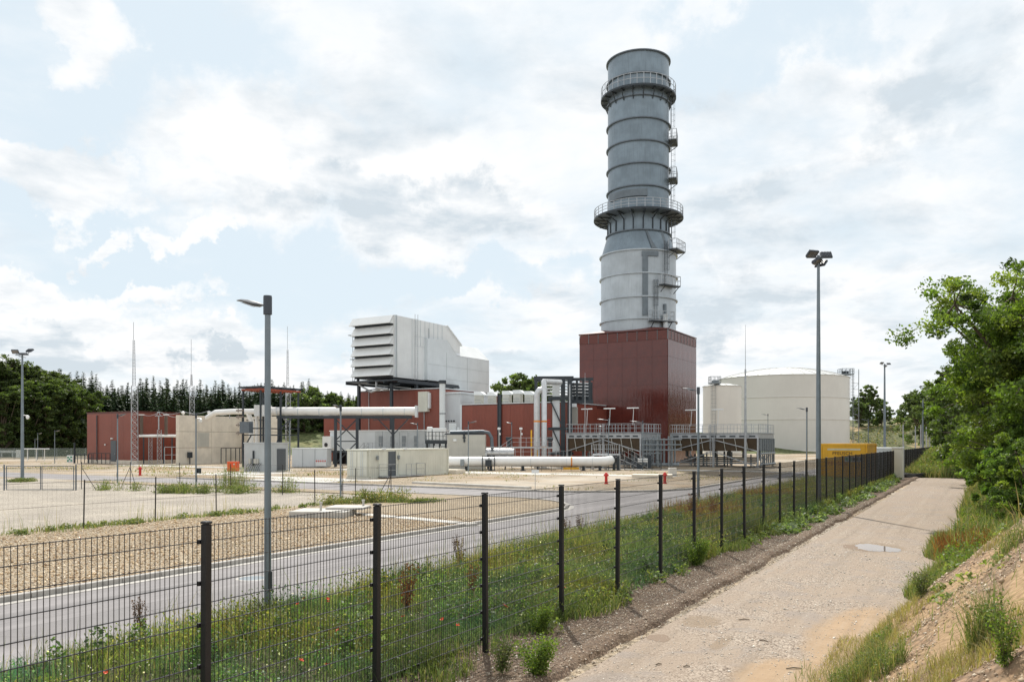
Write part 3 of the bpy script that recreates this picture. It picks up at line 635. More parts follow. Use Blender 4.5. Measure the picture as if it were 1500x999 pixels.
# pale low container behind cabinet
s, t = at(1300, 76)
r = thing('site_container', 'low off-white container whose roof shows between yellow container and cream cabinet', 'container', s, t, 0)
b = B(); b.bb(-2.2,1.2,-1.2,1.2,.15,2.45,.03); b.build('body', M['white_cool'], r); b = B(); b.bb(-2.25,1.25,-1.25,1.25,2.455,2.62,.03); b.build('roof', M['white'], r)
for x in (-2, 1): b = B(); b.box(x-.1,x+.1,-1.1,1.1,0,.148); b.build('skid', M['steel_dark'], r)
# yellow container (side faces the road, long side turned to the camera)
r = thing('yellow_container', 'big yellow shipping container with lettering standing behind the black fence', 'container', -10.9, 65.2, .1)
Lc = 6.06-1.9
def textobj(txt, size, mat, parent, loc, rot, name='lettering'):
    cu = bpy.data.curves.new(name, 'FONT'); cu.body = txt; cu.size = size; cu.extrude = .003; cu.align_x = 'LEFT'; cu.space_character = 1.05
    tmp = bpy.data.objects.new('tmp', cu); COL.objects.link(tmp); dg = bpy.context.evaluated_depsgraph_get(); dg.update()
    me = bpy.data.meshes.new_from_object(tmp.evaluated_get(dg)); bpy.data.objects.remove(tmp); me.materials.clear(); me.materials.append(mat)
    o = bpy.data.objects.new(name, me); COL.objects.link(o); o.parent = parent; o.location = loc; o.rotation_euler = rot; return o
b = B(); b.bb(.05, 3.25, .05, 6.0, .05, 2.85, .02); b.build('body', M['yellow_rib'], r)
fr = B()
for x in (0, 3.2): 
    for y in (0, 6.0): fr.bb(x, x+.12, y, y+.12, 0, 2.9, .01)
fr.box(.12, 3.2, 0.0, .1, 2.78, 2.9); fr.box(.12, 3.2, 0, .1, 0, .15); fr.box(3.22, 3.32, .12, 6, 2.78, 2.9); fr.box(3.22, 3.32, .12, 6, 0, .15); fr.box(0, .1, .12, 6, 2.78, 2.9)
fr.build('frame', M['yellow'], r)
b = B(); b.box(.02, 3.30, .02, 6.1, 2.902, 2.93); b.build('roof', M['yellow'], r)
sp_ = B(); sp_.box(.14, 3.18, -.0, .047, .17, 2.76); sp_.build('side_sheet', M['yellow'], r)
sg = B(); sg.box(1.72, 3.02, -.022, -.004, 1.55, 1.95); pl = sg.build('sign_panel', M['galv'], r)
b = B(); b.box(.5, 2.85, -.016, -.004, 2.42, 2.56); b.build('pale_stripe', M['pale_text'], r)
textobj('PFEUSCH', .34, M['black_text'], r, (.85, -.008, 2.08), (math.pi/2, 0, 0))
textobj('Container', .26, M['pale_text'], r, (.35, -.008, 1.72), (math.pi/2, 0, 0))
textobj('PFEUSCH', .38, M['red_text'], r, (.35, -.008, 1.28), (math.pi/2, 0, 0))
for q in range(5): b = B(); b.box(1.8+.25*q, 1.95+.25*q, -.026, -.0225, 1.65, 1.86); b.build('mark', M['black_text' if q > 1 else 'green_sign'], pl)
# hose coil and pale board at the path end
s, t = atg(1333, 699); r = thing('hose_coil', 'coiled black hose lying by the fence at the path end', 'hose', s, t, 0)
for q in range(4):
    R_ = .95+.09*(q % 2); b = B(); b.tube([(R_*math.cos(a*.2094)*1.1+.05*q, R_*math.sin(a*.2094), .06+.10*q+.03*math.sin(a)) for a in range(31)], .05, 6); b.build('loop', M['rubber'], r, True)
s, t = atg(1352, 698); b = B(); b.tube([(-1.1,0,.10),(-.5,.05,.06),(1.1,.1,.05)], .075, 8); solo(b, 'drain_pipe', M['white_pipe'], 'white plastic pipe lying on the ground beyond the hose coil', 'pipe', s, t, .0, rz=TH, smooth=True)
# puddles on the path
def puddle(name, px, py, rx, ry, label, seed, mat, z=.016, rz=TH):
    rr = random.Random(seed); b = B(); ph = [rr.uniform(0, 6.28) for _ in range(4)]; n = 96
    pts = []
    for k in range(n):
        a = 2*math.pi*k/n; q = 1+.10*math.sin(2*a+ph[0])+.09*math.sin(3*a+ph[1])+.05*math.sin(5*a+ph[2])+.03*math.sin(9*a+ph[3]); q += .035*math.sin(13*a+ph[3])+.02*math.sin(21*a+ph[1]); pts.append((rx*q*math.cos(a), ry*q*math.sin(a)))
    b.add([(x, y, 0) for x, y in pts], [tuple(range(n))]); s, t = atg(px, py)
    return solo(b, name, mat, label, 'puddle', s, t, z, rz=rz, kind='structure')
puddle('puddle', 1284, 803, .50, 1.0, 'shallow puddle mirroring the sky in the middle of the path', 3, M['water'])
damp, nt_, b_, _ = newmat('damp_earth'); b_.inputs['Base Color'].default_value = (.17,.11,.065,1); b_.inputs['Roughness'].default_value = .7
puddle('damp_patch', 1256, 803, .33, .7, 'dark damp earth at the left rim of the puddle', 5, damp, .0145)
puddle('damp_patch', 965, 935, .2, .22, 'small ochre damp patch on the near path', 6, damp, .0145)
# twigs on the path
for px, py, ln, a in ((1163,981,.22,.05),(1090,909,.2,.1),(1118,940,.14,-.6),(965,975,.1,.4),(1006,978,.1,.2)):
    b = B(); b.tube([(-ln/2,0,.012),(0,.01,.02),(ln/2,0,.012)], [.008,.011,.007], 5); s, t = atg(px, py)
    solo(b, 'twig', M['wood'], 'short dry brown twig lying on the path surface', 'twig', s, t, .012, 'twigs on the path', TH+a)
# slab with covers on the gravel island
r = thing('concrete_slab', 'raised concrete shaft slab with covers on the gravel bed behind the fence', 'concrete slab', *at(474, 33.3), .08, rz=TH-.1)
b = B(); b.bb(-1.2, 1.15, -.8, .9, 0, .26, .02); b.build('base', M['concrete_light'], r)
b = B(); b.bb(.0, 1.6, .2, 1.5, .262, .36, .02); b.build('cover', M['concrete_light'], r)
for x, y in ((-.05, -.2), (1.35, 1.2)):
    b = B(); b.tube([(x, y, .26), (x, y, .55)], .05, 10); b.tube([(x, y, .55), (x, y, .62)], .075, 10); b.build('vent_pipe', M['concrete_light'], r)
b = B(); p0 = at(515, 34.6); p1 = atg(692, 771); dx, dy = p1[0]-p0[0], p1[1]-p0[1]; l = math.hypot(dx, dy)
nn = 7
r = thing('paving_strip', 'narrow strip of pale paving slabs running from shaft slab to the kerb', 'paving strip', p0[0], p0[1], .0, rz=math.atan2(dy, dx))
bm_ = B(); bm_.bb(.01, l/nn-.01, -.32, .32, .0, .115, .01); me = bm_.mesh('paving_slab', M['concrete_light'])
for q in range(nn): inst('paving_slab', me, r, (q*l/nn, 0, random.uniform(-.006, .006)))
# long concrete beam lying on the far gravel
p0 = atg(606, 708); p1 = atg(776, 716); dx, dy = p1[0]-p0[0], p1[1]-p0[1]; l = math.hypot(dx, dy); b = B(); b.bb(0, l, -.22, .22, 0, .16, .02)
solo(b, 'concrete_beam', M['concrete_light'], 'long low concrete edge beam lying on gravel beyond the side road', 'concrete beam', *p0, .0, rz=math.atan2(dy, dx))
# signpost
r = thing('signpost', 'small white sign plate on a thin post standing by the side road', 'signpost', *atg(784, 718), 0, rz=TH)
b = B(); b.tube([(0,0,-.1),(0,0,1.3)], .02, 6); b.build('post', M['galv'], r); b = B(); b.bb(-.24,.24,-.03,-.015,1.12,1.34,.004); b.build('plate', M['white'], r)
# hydrants
def hydrant(px, py, label):
    o = thing('hydrant', label, 'hydrant', *atg(px, py), 0, 'red fire hydrants in the yard', TH)
    b = B(); b.lathe(0,0,[(.17,0),(.17,.06),(.11,.07),(.11,.56),(.15,.58),(.15,.72),(.12,.76),(.10,.80),(.05,.85),(.02,.87),(0,.87)], 14); b.build('body', M['signal_red'], o, True)
    b = B(); b.tube([(-.19,0,.65),(.19,0,.65)], .05, 10); b.build('outlet', M['signal_red'], o, True)
    return o
hydrant(888, 708.5, 'red fire hydrant on pale gravel before the end of the white pipe'); hydrant(974, 708, 'red fire hydrant beside the flat concrete slab right of the other one'); hydrant(205, 696.5, 'red fire hydrant by the lattice mast before the red building')
# flat slab and block near right cooler
r = solo(B().bb(-1.9,1.6,-.9,.9,0,.3,.03), 'foundation_slab', M['concrete'], 'flat pale concrete slab on the ground before the right cooler', 'concrete slab', *atg(958, 699.5), 0, rz=TH-.2)
solo(B().bb(-.35,.35,-.3,.3,0,.75,.03), 'concrete_block', M['concrete_light'], 'white concrete block standing at the end of the flat slab', 'concrete block', *atg(985, 697), 0, rz=TH)
# ================================================================== the plant
def rail(b, pts, h=1.1, sp=1.2, r=.025, z=None, knee=True, toe=True, closed=False):
    pts = [Vector(p) for p in pts]+([Vector(pts[0])] if closed else [])
    for a, c in zip(pts[:-1], pts[1:]):
        l = (c-a).length; n = max(1, round(l/sp)); up = Vector((0,0,1))
        b.tube([a+up*h, c+up*h], r, 4)
        if knee: b.tube([a+up*h*.55, c+up*h*.55], r*.7, 4)
        if toe: b.tube([a+up*.06, c+up*.06], r*.9, 4)
        for q in range(n+1): p = a+(c-a)*q/n; b.tube([p, p+up*h], r, 4)
def ladder(b, x, y, z0, z1, ax=(1,0), w=.45, sp=.3, cage=0, out=(0,-1)):
    ax = Vector((*ax,0)); out = Vector((*out,0)); c = Vector((x,y,0))
    for sgn in (-1,1): p = c+ax*w/2*sgn; b.tube([p+Vector((0,0,z0)), p+Vector((0,0,z1))], .04, 4)
    n = int((z1-z0)/sp)
    for q in range(1,n): z = Vector((0,0,z0+q*sp)); b.tube([c-ax*w/2+z, c+ax*w/2+z], .015, 3)
    if cage:
        hoops = [z0+2.2+.9*k for k in range(int((z1-z0-2.2)/.9)+1)]
        for z in hoops: b.tube([c+ax*cage*math.cos(a)*1.0+out*(cage*math.sin(a)*1.6)+Vector((0,0,z)) for a in [math.pi*k/8 for k in range(9)]], .02, 3)
        if hoops:
            for k in (0,2,4,6,8):
                a = math.pi*k/8; p = c+ax*cage*math.cos(a)+out*(cage*math.sin(a)*1.6); b.tube([p+Vector((0,0,hoops[0])), p+Vector((0,0,z1))], .015, 3)
def panels(root, name, mat, axis, c0, a0, a1, z0, z1, na, nz, t=.05, gap=.025, sgn=-1):
    """sheets on a wall: axis 's' = wall runs along s at t=c0; axis 't' = wall runs along t at s=c0"""
    w = (a1-a0)/na; h = (z1-z0)/nz; b = B()
    if axis == 's': b.box(gap/2, w-gap/2, min(0, sgn*t), max(0, sgn*t), gap/2, h-gap/2)
    else: b.box(min(0, sgn*t), max(0, sgn*t), gap/2, w-gap/2, gap/2, h-gap/2)
    me = b.mesh(name, mat); o = root
    for i in range(na):
        for j in range(nz):
            loc = (a0+i*w, c0, z0+j*h) if axis == 's' else (c0, a0+i*w, z0+j*h)
            inst(name, me, root, (loc[0]-o['_s'], loc[1]-o['_t'], loc[2]-o['_z']))
# ---------------------------------------------------------------- stack house
r = thing('stack_house', 'tall glossy red-brown clad block that carries the big grey stack', 'building', -45.2, 113.8, 0)
b = B(r); b.box(-52.0, -38.3, 107.5, 120.2, 0, 18.6); b.build('wall', M['red_plain'], r)
for (z0, z1) in ((0.2, 5.8), (5.8, 11.2), (11.2, 15.2), (15.2, 17.55)):
    panels(r, 'cladding_panel', M['red_gloss'], 's', 107.5, -52.0, -38.3, z0, z1, 6, 1, .07, .022)
    panels(r, 'cladding_panel', M['red_gloss'], 't', -38.3, 107.5, 120.2, z0, z1, 6, 1, .07, .022, 1)
panels(r, 'frieze_panel', M['red_plain'], 's', 107.5, -52.0, -38.3, 17.6, 18.95, 9, 1, .035, .12)
panels(r, 'frieze_panel', M['red_plain'], 't', -38.3, 107.5, 120.2, 17.6, 18.95, 9, 1, .035, .12, 1)
b = B(r); b.box(-52.12, -38.18, 107.38, 120.3, 18.98, 19.12); b.build('roof_edge', M['red_plain'], r)
b = B(r)
for k in range(10): x = -52+13.7*k/9; b.box(x-.022, x+.022, 107.42, 107.47, 17.6, 18.97)
for k in range(10): y = 107.5+12.7*k/9; b.box(-38.27, -38.22, y-.022, y+.022, 17.6, 18.97)
b.each('frieze_strip', M['galv_dull'], r)
b = B(r); b.add([(-52,107.5,19.13),(-38.3,107.5,19.13),(-38.3,120.2,19.13),(-52,120.2,19.13),(-48,110,19.9),(-42.4,110,19.9),(-42.4,117,19.9),(-48,117,19.9)],
                [(0,1,5,4),(1,2,6,5),(2,3,7,6),(3,0,4,7),(4,5,6,7)]); b.build('roof', M['red_plain'], r)
# ---------------------------------------------------------------- stack
SX, SY = -45.2, 113.8
stk = thing('exhaust_stack', 'very tall ringed grey steel stack with platforms and ladders on the red block', 'chimney stack', SX, SY, 19.12)
wx, wy, _ = W(SX, SY); dirc = Vector((-wx, -wy)).normalized(); ds, dt = ST(dirc.x, dirc.y); A0 = math.atan2(dt, ds)     # local angle facing the road
RU, RL = 4.58, 5.62
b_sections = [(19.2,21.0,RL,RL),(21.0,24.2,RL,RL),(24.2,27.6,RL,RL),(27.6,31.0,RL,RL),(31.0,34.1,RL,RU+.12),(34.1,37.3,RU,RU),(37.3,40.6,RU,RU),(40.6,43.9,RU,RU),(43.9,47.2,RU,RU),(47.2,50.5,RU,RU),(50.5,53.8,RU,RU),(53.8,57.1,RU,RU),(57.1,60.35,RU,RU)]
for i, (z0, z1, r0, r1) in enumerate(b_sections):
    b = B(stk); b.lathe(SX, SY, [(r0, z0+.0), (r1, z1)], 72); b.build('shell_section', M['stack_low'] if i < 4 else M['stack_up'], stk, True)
b = B(stk); b.lathe(SX, SY, [(RU-.05, 60.3), (RU-.08, 52)], 48); b.build('inner_flue', M['stack_ring'], stk, True)
for z, R_ in ((21.0,RL),(24.2,RL),(27.6,RL),(31.0,RL),(34.1,RU+.1),(40.6,RU),(43.9,RU),(47.2,RU),(50.5,RU),(53.8,RU),(57.1,RU),(60.35,RU)):
    w = .26; b = B(stk); b.lathe(SX, SY, [(R_-.02, z-.10), (R_+w, z-.08), (R_+w, z+.08), (R_-.02, z+.10)], 72); b.build('stiffener_ring', M['stack_ring'] if z > 32 else M['stack_low'], stk)
def pol(a, R_, z): return (SX+R_*math.cos(a), SY+R_*math.sin(a), z)
def ringplat(name, z, ro, ri, rh, nb, rails=3, panel=False, brz=1.6, brr=.0):
    b = B(stk); b.lathe(SX, SY, [(ri, z-.05), (ro, z-.05), (ro, z+.05), (ri, z+.05)], 72); d = b.build('platform_deck', M['stack_ring'], stk)
    b = B(stk); b.lathe(SX, SY, [(ro, z-.12), (ro+.05, z-.12), (ro+.05, z+.15), (ro, z+.15)], 72); b.build('deck_edge', M['steel_dark'], stk)
    b = B(stk)
    for q in range(rails): zz_ = z+.15+(rh-.15)*(q+1)/rails; b.tube([pol(2*math.pi*k/72, ro-.03, zz_) for k in range(73)], .045, 4, False)
    for k in range(36): a = 2*math.pi*k/36; b.tube([pol(a, ro-.03, z), pol(a, ro-.03, z+rh)], .05, 4)
    b.build('guard_rail', M['galv'], stk)
    if panel:
        b = B()
        a = math.pi/18; b.add([(ro*1-.08, -ro*math.sin(a/2), .2), (ro-.08, ro*math.sin(a/2), .2), (ro-.08, ro*math.sin(a/2), rh-.1), (ro-.08, -ro*math.sin(a/2), rh-.1)], [(0,1,2,3)])
    for k in range(nb):
        a = A0+math.pi/nb+2*math.pi*k/nb; b = B(stk)
        b.tube([pol(a, RU, z-.16), pol(a, ro, z-.16)], .09, 4); b.tube([pol(a, RU+.05, z-brz), pol(a, ro-.35, z-.2)], .08, 4)
        if brr: b.tube([pol(a, RU+.05, z-brz), pol(a, RU+.08, z-brr)], .10, 4)
        b.each('bracket', M['steel_dark'], stk)
ringplat('upper', 54.9, 5.6, RU, 1.75, 20, 2)
ringplat('lower', 36.75, 6.68, RU, 1.45, 20, 3, brz=.9, brr=2.55)
def wrap(name, a0, a1, z0, z1, R_, mat, th=.10, n=14):
    b = B(stk); A = [a0+(a1-a0)*k/n for k in range(n+1)]
    vs = [pol(a, R_+d, z) for a in A for d, z in ((.01,z0),(th,z0),(th,z1),(.01,z1))]; fs = [(0,1,2,3), tuple(range(4*n+3, 4*n-1, -1))]
    for i in range(n):
        for q in range(4): j=(q+1)%4; fs.append((i*4+q, i*4+j, (i+1)*4+j, (i+1)*4+q))
    b.add(vs, fs); return b.build(name, mat, stk)
# angles: positive to the right as seen from the road
def AR(deg): return A0+math.radians(deg)
wrap('damper_cover', AR(-62), AR(16), 39.0, 40.0, RU, M['stack_panel'], .3)
wrap('cable_riser', AR(6), AR(14), 21.4, 30.6, RL, M['stack_panel'], .18, 3)
wrap('cable_riser', AR(5), AR(30), 30.0, 30.7, RL, M['stack_panel'], .2, 8)
wrap('service_cover', AR(40), AR(44), 19.6, 23.2, RL, M['stack_panel'], .25, 2)
b = B(stk)                                                  # inclined cover on the cone
vs = []
for a, z, R_ in ((12,34.0,RU+.15),(48,34.0,RU+.15),(50,31.2,RL),(20,31.2,RL)): vs.append(pol(AR(a), R_+.12, z))
b.add(vs, [(0,1,2,3)]); b.build('cone_cover', M['stack_panel'], stk)
b = B(stk); b.tube([pol(AR(39), RL+.55, 19.3), pol(AR(39), RL+.55, 21.6)], .36, 10); b.build('riser_pipe', M['white_cool'], stk, True)
def sideplat(ang, R_, z, w=1.6, d=1.3, rh=1.3):
    a = AR(ang); o_ = Vector((math.cos(a), math.sin(a), 0)); tg = Vector((-math.sin(a), math.cos(a), 0)); c = Vector((SX, SY, 0))+o_*R_
    def q(u, v, zz): p = c+o_*u+tg*v; return (p.x, p.y, zz)
    b = B(stk); b.add([q(0,-w,z-.14),q(d,-w,z-.14),q(d,w,z-.14),q(0,w,z-.14),q(0,-w,z),q(d,-w,z),q(d,w,z),q(0,w,z)], [(0,3,2,1),(4,5,6,7),(0,1,5,4),(1,2,6,5),(2,3,7,6),(3,0,4,7)]); dk = b.build('landing_deck', M['steel_dark'], stk)
    b = B(stk); rail(b, [q(0,-w,z), q(d,-w,z), q(d,w,z), q(0,w,z)], rh, .6, .045); b.build('landing_rail', M['galv'], stk)
    b = B(stk); b.tube([q(0,-w*.8,z-1.0), q(d,-w*.8,z-.15)], .06, 4); b.tube([q(0,w*.8,z-1.0), q(d,w*.8,z-.15)], .06, 4); b.build('landing_bracket', M['steel_dark'], stk)
def sidelad(ang, R_, z0, z1):
    a = AR(ang); o_ = (math.cos(a), math.sin(a)); tg = (-math.sin(a), math.cos(a)); b = B(stk)
    ladder(b, SX+o_[0]*(R_+.25), SY+o_[1]*(R_+.25), z0, z1, tg, .45, .3, .36, o_); b.build('caged_ladder', M['steel_dark'] if R_ > 5 else M['stack_ring'], stk)
sideplat(33, RL, 20.6, 1.9, .9, 1.4); sidelad(25, RL, 20.6, 26.6)
sideplat(48, RL, 25.9, 1.8, 1.0, 1.4); sidelad(43, RL, 25.9, 32.4)
sideplat(66, RL-.1, 31.3, 1.7, 1.3, 1.4); sidelad(78, RU+.2, 31.3, 37.8)
sidelad(80, RU+.1, 36.8, 44.2); sideplat(84, RU, 42.3, 1.5, 1.2, 1.5); sidelad(88, RU+.1, 42.3, 49.8); sideplat(84, RU, 48.0, 1.5, 1.2, 1.5); sidelad(80, RU+.1, 48.0, 56)
# ---------------------------------------------------------------- filter house on its steel deck
fh = thing('intake_filter_house', 'white air intake box with six louvre hoods standing on dark steelwork', 'filter house', -75.5, 93, 0)
FZ0, FZ1, FL = 12.75, 22.0, -83.2
b = B(fh); b.prism([(93, FZ0), (93, FZ1), (106.3, FZ1), (110.2, FZ1-2.6), (110.2, FZ0)], 'x', FL, -75.5); b.build('casing', M['white'], fh)
for k in range(6):                                          # louvre hoods on the front, open below
    z1 = FZ1-.03-k*1.545; z0 = z1-1.18; d = 1.0
    b = B(fh); vs = []
    for x in (FL-.35 if k == 0 else FL, -75.62): vs += [(x, 92.98, z1), (x, 92.98-.15, z1+.0), (x, 92.98-d, z0), (x, 92.98-d, z0-.10), (x, 92.98-d+.06, z0-.10), (x, 92.98-.02, z1-.16)]
    fs = [tuple(range(6)), tuple(range(11, 5, -1))]+[(i, (i+1)%6, 6+(i+1)%6, 6+i) for i in range(6)]
    b.add(vs, fs)
    # cheeks
    for x in (FL+.01, -75.66): b.add([(x,92.98,z1),(x,92.98-d,z0-.1),(x,92.98,z0-.1),(x+.04,92.98,z1),(x+.04,92.98-d,z0-.1),(x+.04,92.98,z0-.1)], [(0,1,2),(3,5,4),(0,3,4,1),(1,4,5,2),(2,5,3,0)])
    b.build('louvre_hood', M['white'], fh)
    b = B(fh); b.box(FL+.06, -75.7, 92.90, 92.975, z0-.36, z0+.25); b.build('louvre_opening', M['steel_dark'], fh)
b = B(fh); b.box(-75.5, -75.46, 93, 93.6, FZ0, FZ1); b.box(-75.495,-75.455, 97.2, 97.3, FZ0, FZ1-.02); b.each('corner_trim', M['white_cool'], fh)
b = B(fh)
for k in range(7):
    y = 98.2+k*1.15; b.box(-75.5, -75.43, y-.03, y+.03, FZ1-4.1, FZ1-.03)
for z in (FZ1-2.6, FZ1-4.1): b.box(-75.5, -75.435, 98.2, 105.1, z-.03, z+.03)
b.each('panel_frame', M['white_cool'], fh)
b = B(fh); b.prism([(106.3, FZ1), (110.2, FZ1-2.6), (110.6, FZ1-2.9), (110.6, FZ1-2.7), (110.3, FZ1-2.45), (106.4, FZ1+.1)], 'x', FL, -75.3); b.build('rear_hood', M['white'], fh)
b = B(fh); ladder(b, -75.15, 97.9, FZ0-.2, FZ1+.7, (0,1), .7, .35, 0); b.build('ladder', M['galv'], fh)
b = B(fh); b.tube([(-75.25, 101.2, FZ0-.1), (-75.25, 101.2, FZ0+8.2)], .05, 6); b.tube([(-75.25, 93.25, FZ0), (-75.25, 93.25, FZ1)], .04, 6); b.each('lightning_conductor', M['galv_dull'], fh)
b = B(fh); ladder(b, FL-.55, 93.3, FZ0-.6, FZ0+7.2, (1,0), .4, .35, 0); b.box(FL-1.1, FL-.02, 92.6, 94.0, FZ0+6.7, FZ0+6.78); b.box(FL-.9, FL-.02, 92.8, 94, FZ0+3.0, FZ0+3.08); b.build('side_ladder', M['galv_dull'], fh)
b = B(fh); b.box(FL-1.2, -74.2, 92.2, 108, FZ0-.62, FZ0-.38)
for x in (FL-1.2, -80, -77, -74.25): b.box(x, x+.2, 92.2, 108, FZ0-.9, FZ0-.622)
b.each('deck_beam', M['steel_dark'], fh)
for x in (FL+.1, -76.0):
    for y in (93.4, 97.5, 101.5, 105.5): b = B(fh); b.box(x, x+.3, y-.15, y+.15, FZ0-.378, FZ0); b.build('plinth', M['steel_dark'], fh)
for x, y in ((-82.6, 93.2), (-76.2, 93.2), (-74.5, 97), (-74.5, 102), (-74.5, 106.5), (-82.6, 103)):
    b = B(fh); b.box(x-.2, x+.2, y-.2, y+.2, 0, FZ0-.92); b.build('column', M['steel_dark'], fh)
b = B(fh); b.tube([(-82.4, 93.0, FZ0-.9), (-80, 93.0, FZ0-2.1), (-77.2, 92.9, FZ0-1.5)], .14, 8); b.tube([(-78.6, 92.6, FZ0-.4), (-78.6, 92.6, FZ0-1.5), (-76.4, 92.7, FZ0-1.8)], .22, 8); b.each('drain_pipe', M['galv'], fh, True)
b = B(fh); b.tube([(-81, 92.9, FZ0-1.2), (-74.4, 92.9, FZ0-1.9)], .08, 4); b.tube([(-81, 92.9, FZ0-1.9), (-74.4, 92.9, FZ0-1.1)], .08, 4); b.each('brace', M['steel_dark'], fh)
# intake duct
du = thing('intake_duct', 'broad white clad air duct stepping down behind the louvred filter house', 'air duct', -74.9, 105, 0)
b = B(du); b.prism([(100.4, FZ0+.02), (100.4, 19.3), (105.7, 19.55), (108.4, 17.3), (118.4, 17.3), (118.4, 9.0), (105.3, 9.0), (105.3, FZ0+.02)], 'x', -82, -74.9); b.build('duct_shell', M['white_cool'], du)
b = B(du); b.box(-74.9, -74.87, 100.5, 118.3, 15.3, 15.34); b.box(-74.9, -74.87, 105.4, 118.3, 13.2, 13.24); b.box(-74.9, -74.87, 107.2, 118.3, 11.1, 11.14); b.box(-74.9,-74.87,105.5,105.54,13.24,17.5); b.box(-74.9,-74.87,111.5,111.54,11.14,17.2); b.each('panel_joint', M['grey_wall'], du)
b = B(du); b.add([(-74.88,105.72,19.54),(-74.88,108.4,17.34),(-74.88,118.4,17.34),(-77.2,118.4,19.6),(-77.2,105.9,19.6),(-82,105.9,19.6),(-82,118.4,19.6),(-82,118.4,17.3),(-74.88,118.4,17.3)], [(0,1,4),(1,2,3,4),(4,3,6,5),(3,8,7,6)]); b.build('sloped_top', M['white'], du)
b = B(du); b.box(-74.6, -66.4, 97.1, 106, 0, 10.2); b.build('lower_casing', M['white_cool'], du)
b = B(du); b.box(-74.7, -66.2, 96.9, 106.1, 10.21, 10.5); b.build('ledge', M['white_cool'], du)
b = B(du); 
for k in range(4): b.tube([(-68.9+.45*k, 97.08, 6.2), (-68.9+.45*k, 96.95, 6.2)], .13, 8)
b.each('port', M['steel_dark'], du)
# ---------------------------------------------------------------- halls
def hall(name, label, s0, s1, t0, t1, h, na, nz=1, side=True, cat='building', edge='white_cool'):
    r = thing(name, label, cat, (s0+s1)/2, t0, 0)
    b = B(r); b.box(s0, s1, t0, t1, 0, h); b.build('wall', M['red_plain'], r)
    panels(r, 'cladding_panel', M['red'], 's', t0, s0, s1, .15, h-.15, na, nz, .05, .015)
    if side: panels(r, 'cladding_panel', M['red'], 't', s1, t0, t1, .15, h-.15, max(2, int((t1-t0)/2.5)), nz, .05, .015, 1)
    b = B(r); b.box(s0-.08, s1+.08, t0-.09, t1+.08, h, h+.12); b.build('roof_edge', M[edge], r)
    return r
h1 = hall('turbine_hall', 'red-brown clad hall below the louvred filter house', -85.2, -69.3, 96, 112, 11.0, 7)
b = B(h1); b.box(-72.9, -71.2, 95.35, 95.93, 7.6, 10.6); b.build('wall_unit', M['cream'], h1)
b = B(h1); b.box(-71.2, -70.9, 95.5, 95.93, 8.1, 10.4); b.build('wall_unit_side', M['white'], h1)
b = B(h1); b.tube([(-72.1, 95.8, 1), (-72.1, 95.8, 7.6)], .07, 6); b.tube([(-82.9, 95.85, 0), (-82.9, 95.85, 11)], .06, 6); b.each('downpipe', M['galv'], h1)
h3 = hall('side_hall', 'lower red-brown hall extension left of the turbine hall', -93.5, -85.3, 97, 108, 7.4, 4)
h2 = hall('exhaust_hall', 'long low red-brown hall with white roof vents between filter house and stack house', -64.2, -47.7, 94, 108.5, 8.35, 8)
h4 = hall('link_building', 'short red-brown link wall behind the dark steel pipe tower', -52.5, -47.6, 104.2, 107.3, 8.0, 2, edge='red_plain')
b = B(h2); b.box(-64.32, -64.0, 93.88, 93.93, 0, 8.34); b.each('corner_trim', M['white_cool'], h2)
b = B(h2); b.tube([(-57.9, 93.8, 0), (-57.9, 93.8, 9.8)], .09, 6); b.box(-57.75, -57.35, 93.7, 93.9, 0, 9.7); b.each('downpipe', M['steel_dark'], h2)
b = B(h2); b.box(-64, -47.8, 93.93, 93.945, 4.0, 4.04); b.each('panel_joint', M['red_plain'], h2)
r = h2
def vent(sx, w, h, label):
    o = thing('roof_vent', label, 'roof vent', sx, 97.5, 8.48, 'white roof vents on the low red hall')
    b = B(); b.box(-w/2, w/2, -.3, .5, 0, h-.5); b.build('housing', M['beige_wall'], o)
    b = B(); b.prism([(-w/2-.05,h-.5),(w/2+.55,h-.55),(w/2+.5,h-.42),(w/2-.1,h),(-w/2-.05,h)], 'y', -.35, .55); b.build('hood', M['white'], o)
    b = B(); b.box(-w/2+.1, w/2-.1, -.33, -.303, .3, .34); b.box(-w/2+.1, w/2-.1, -.33, -.303, .7, .74); b.each('louvre', M['galv_dull'], o)
for px, w, h, lb in ((704,1.15,1.95,'white roof vent hood nearest the big white duct'),(723,1.0,1.8,'second white roof vent from the big white duct'),(745,1.1,1.9,'white roof vent just left of the downpipe on the low red hall'),(761,1.15,1.95,'white roof vent just right of the downpipe on the low red hall'),(777,1.0,1.75,'white roof vent beside the tall vertical pipes')):
    q = (px-750)/1167; vent(98*(C_*q-S_)/(S_*q+C_), w, h, lb)
b = B(); b.tube([(0,0,0),(0,0,1.9),(.25,0,2.2),(.9,0,2.2),(1.2,0,1.9),(1.2,0,0)], .18, 8); solo(b, 'vent_pipe', M['white_cool'], 'pale hairpin vent pipe on the low red hall roof beside the duct', 'pipe', -62.6, 104, 8.48, rz=TH, smooth=True)
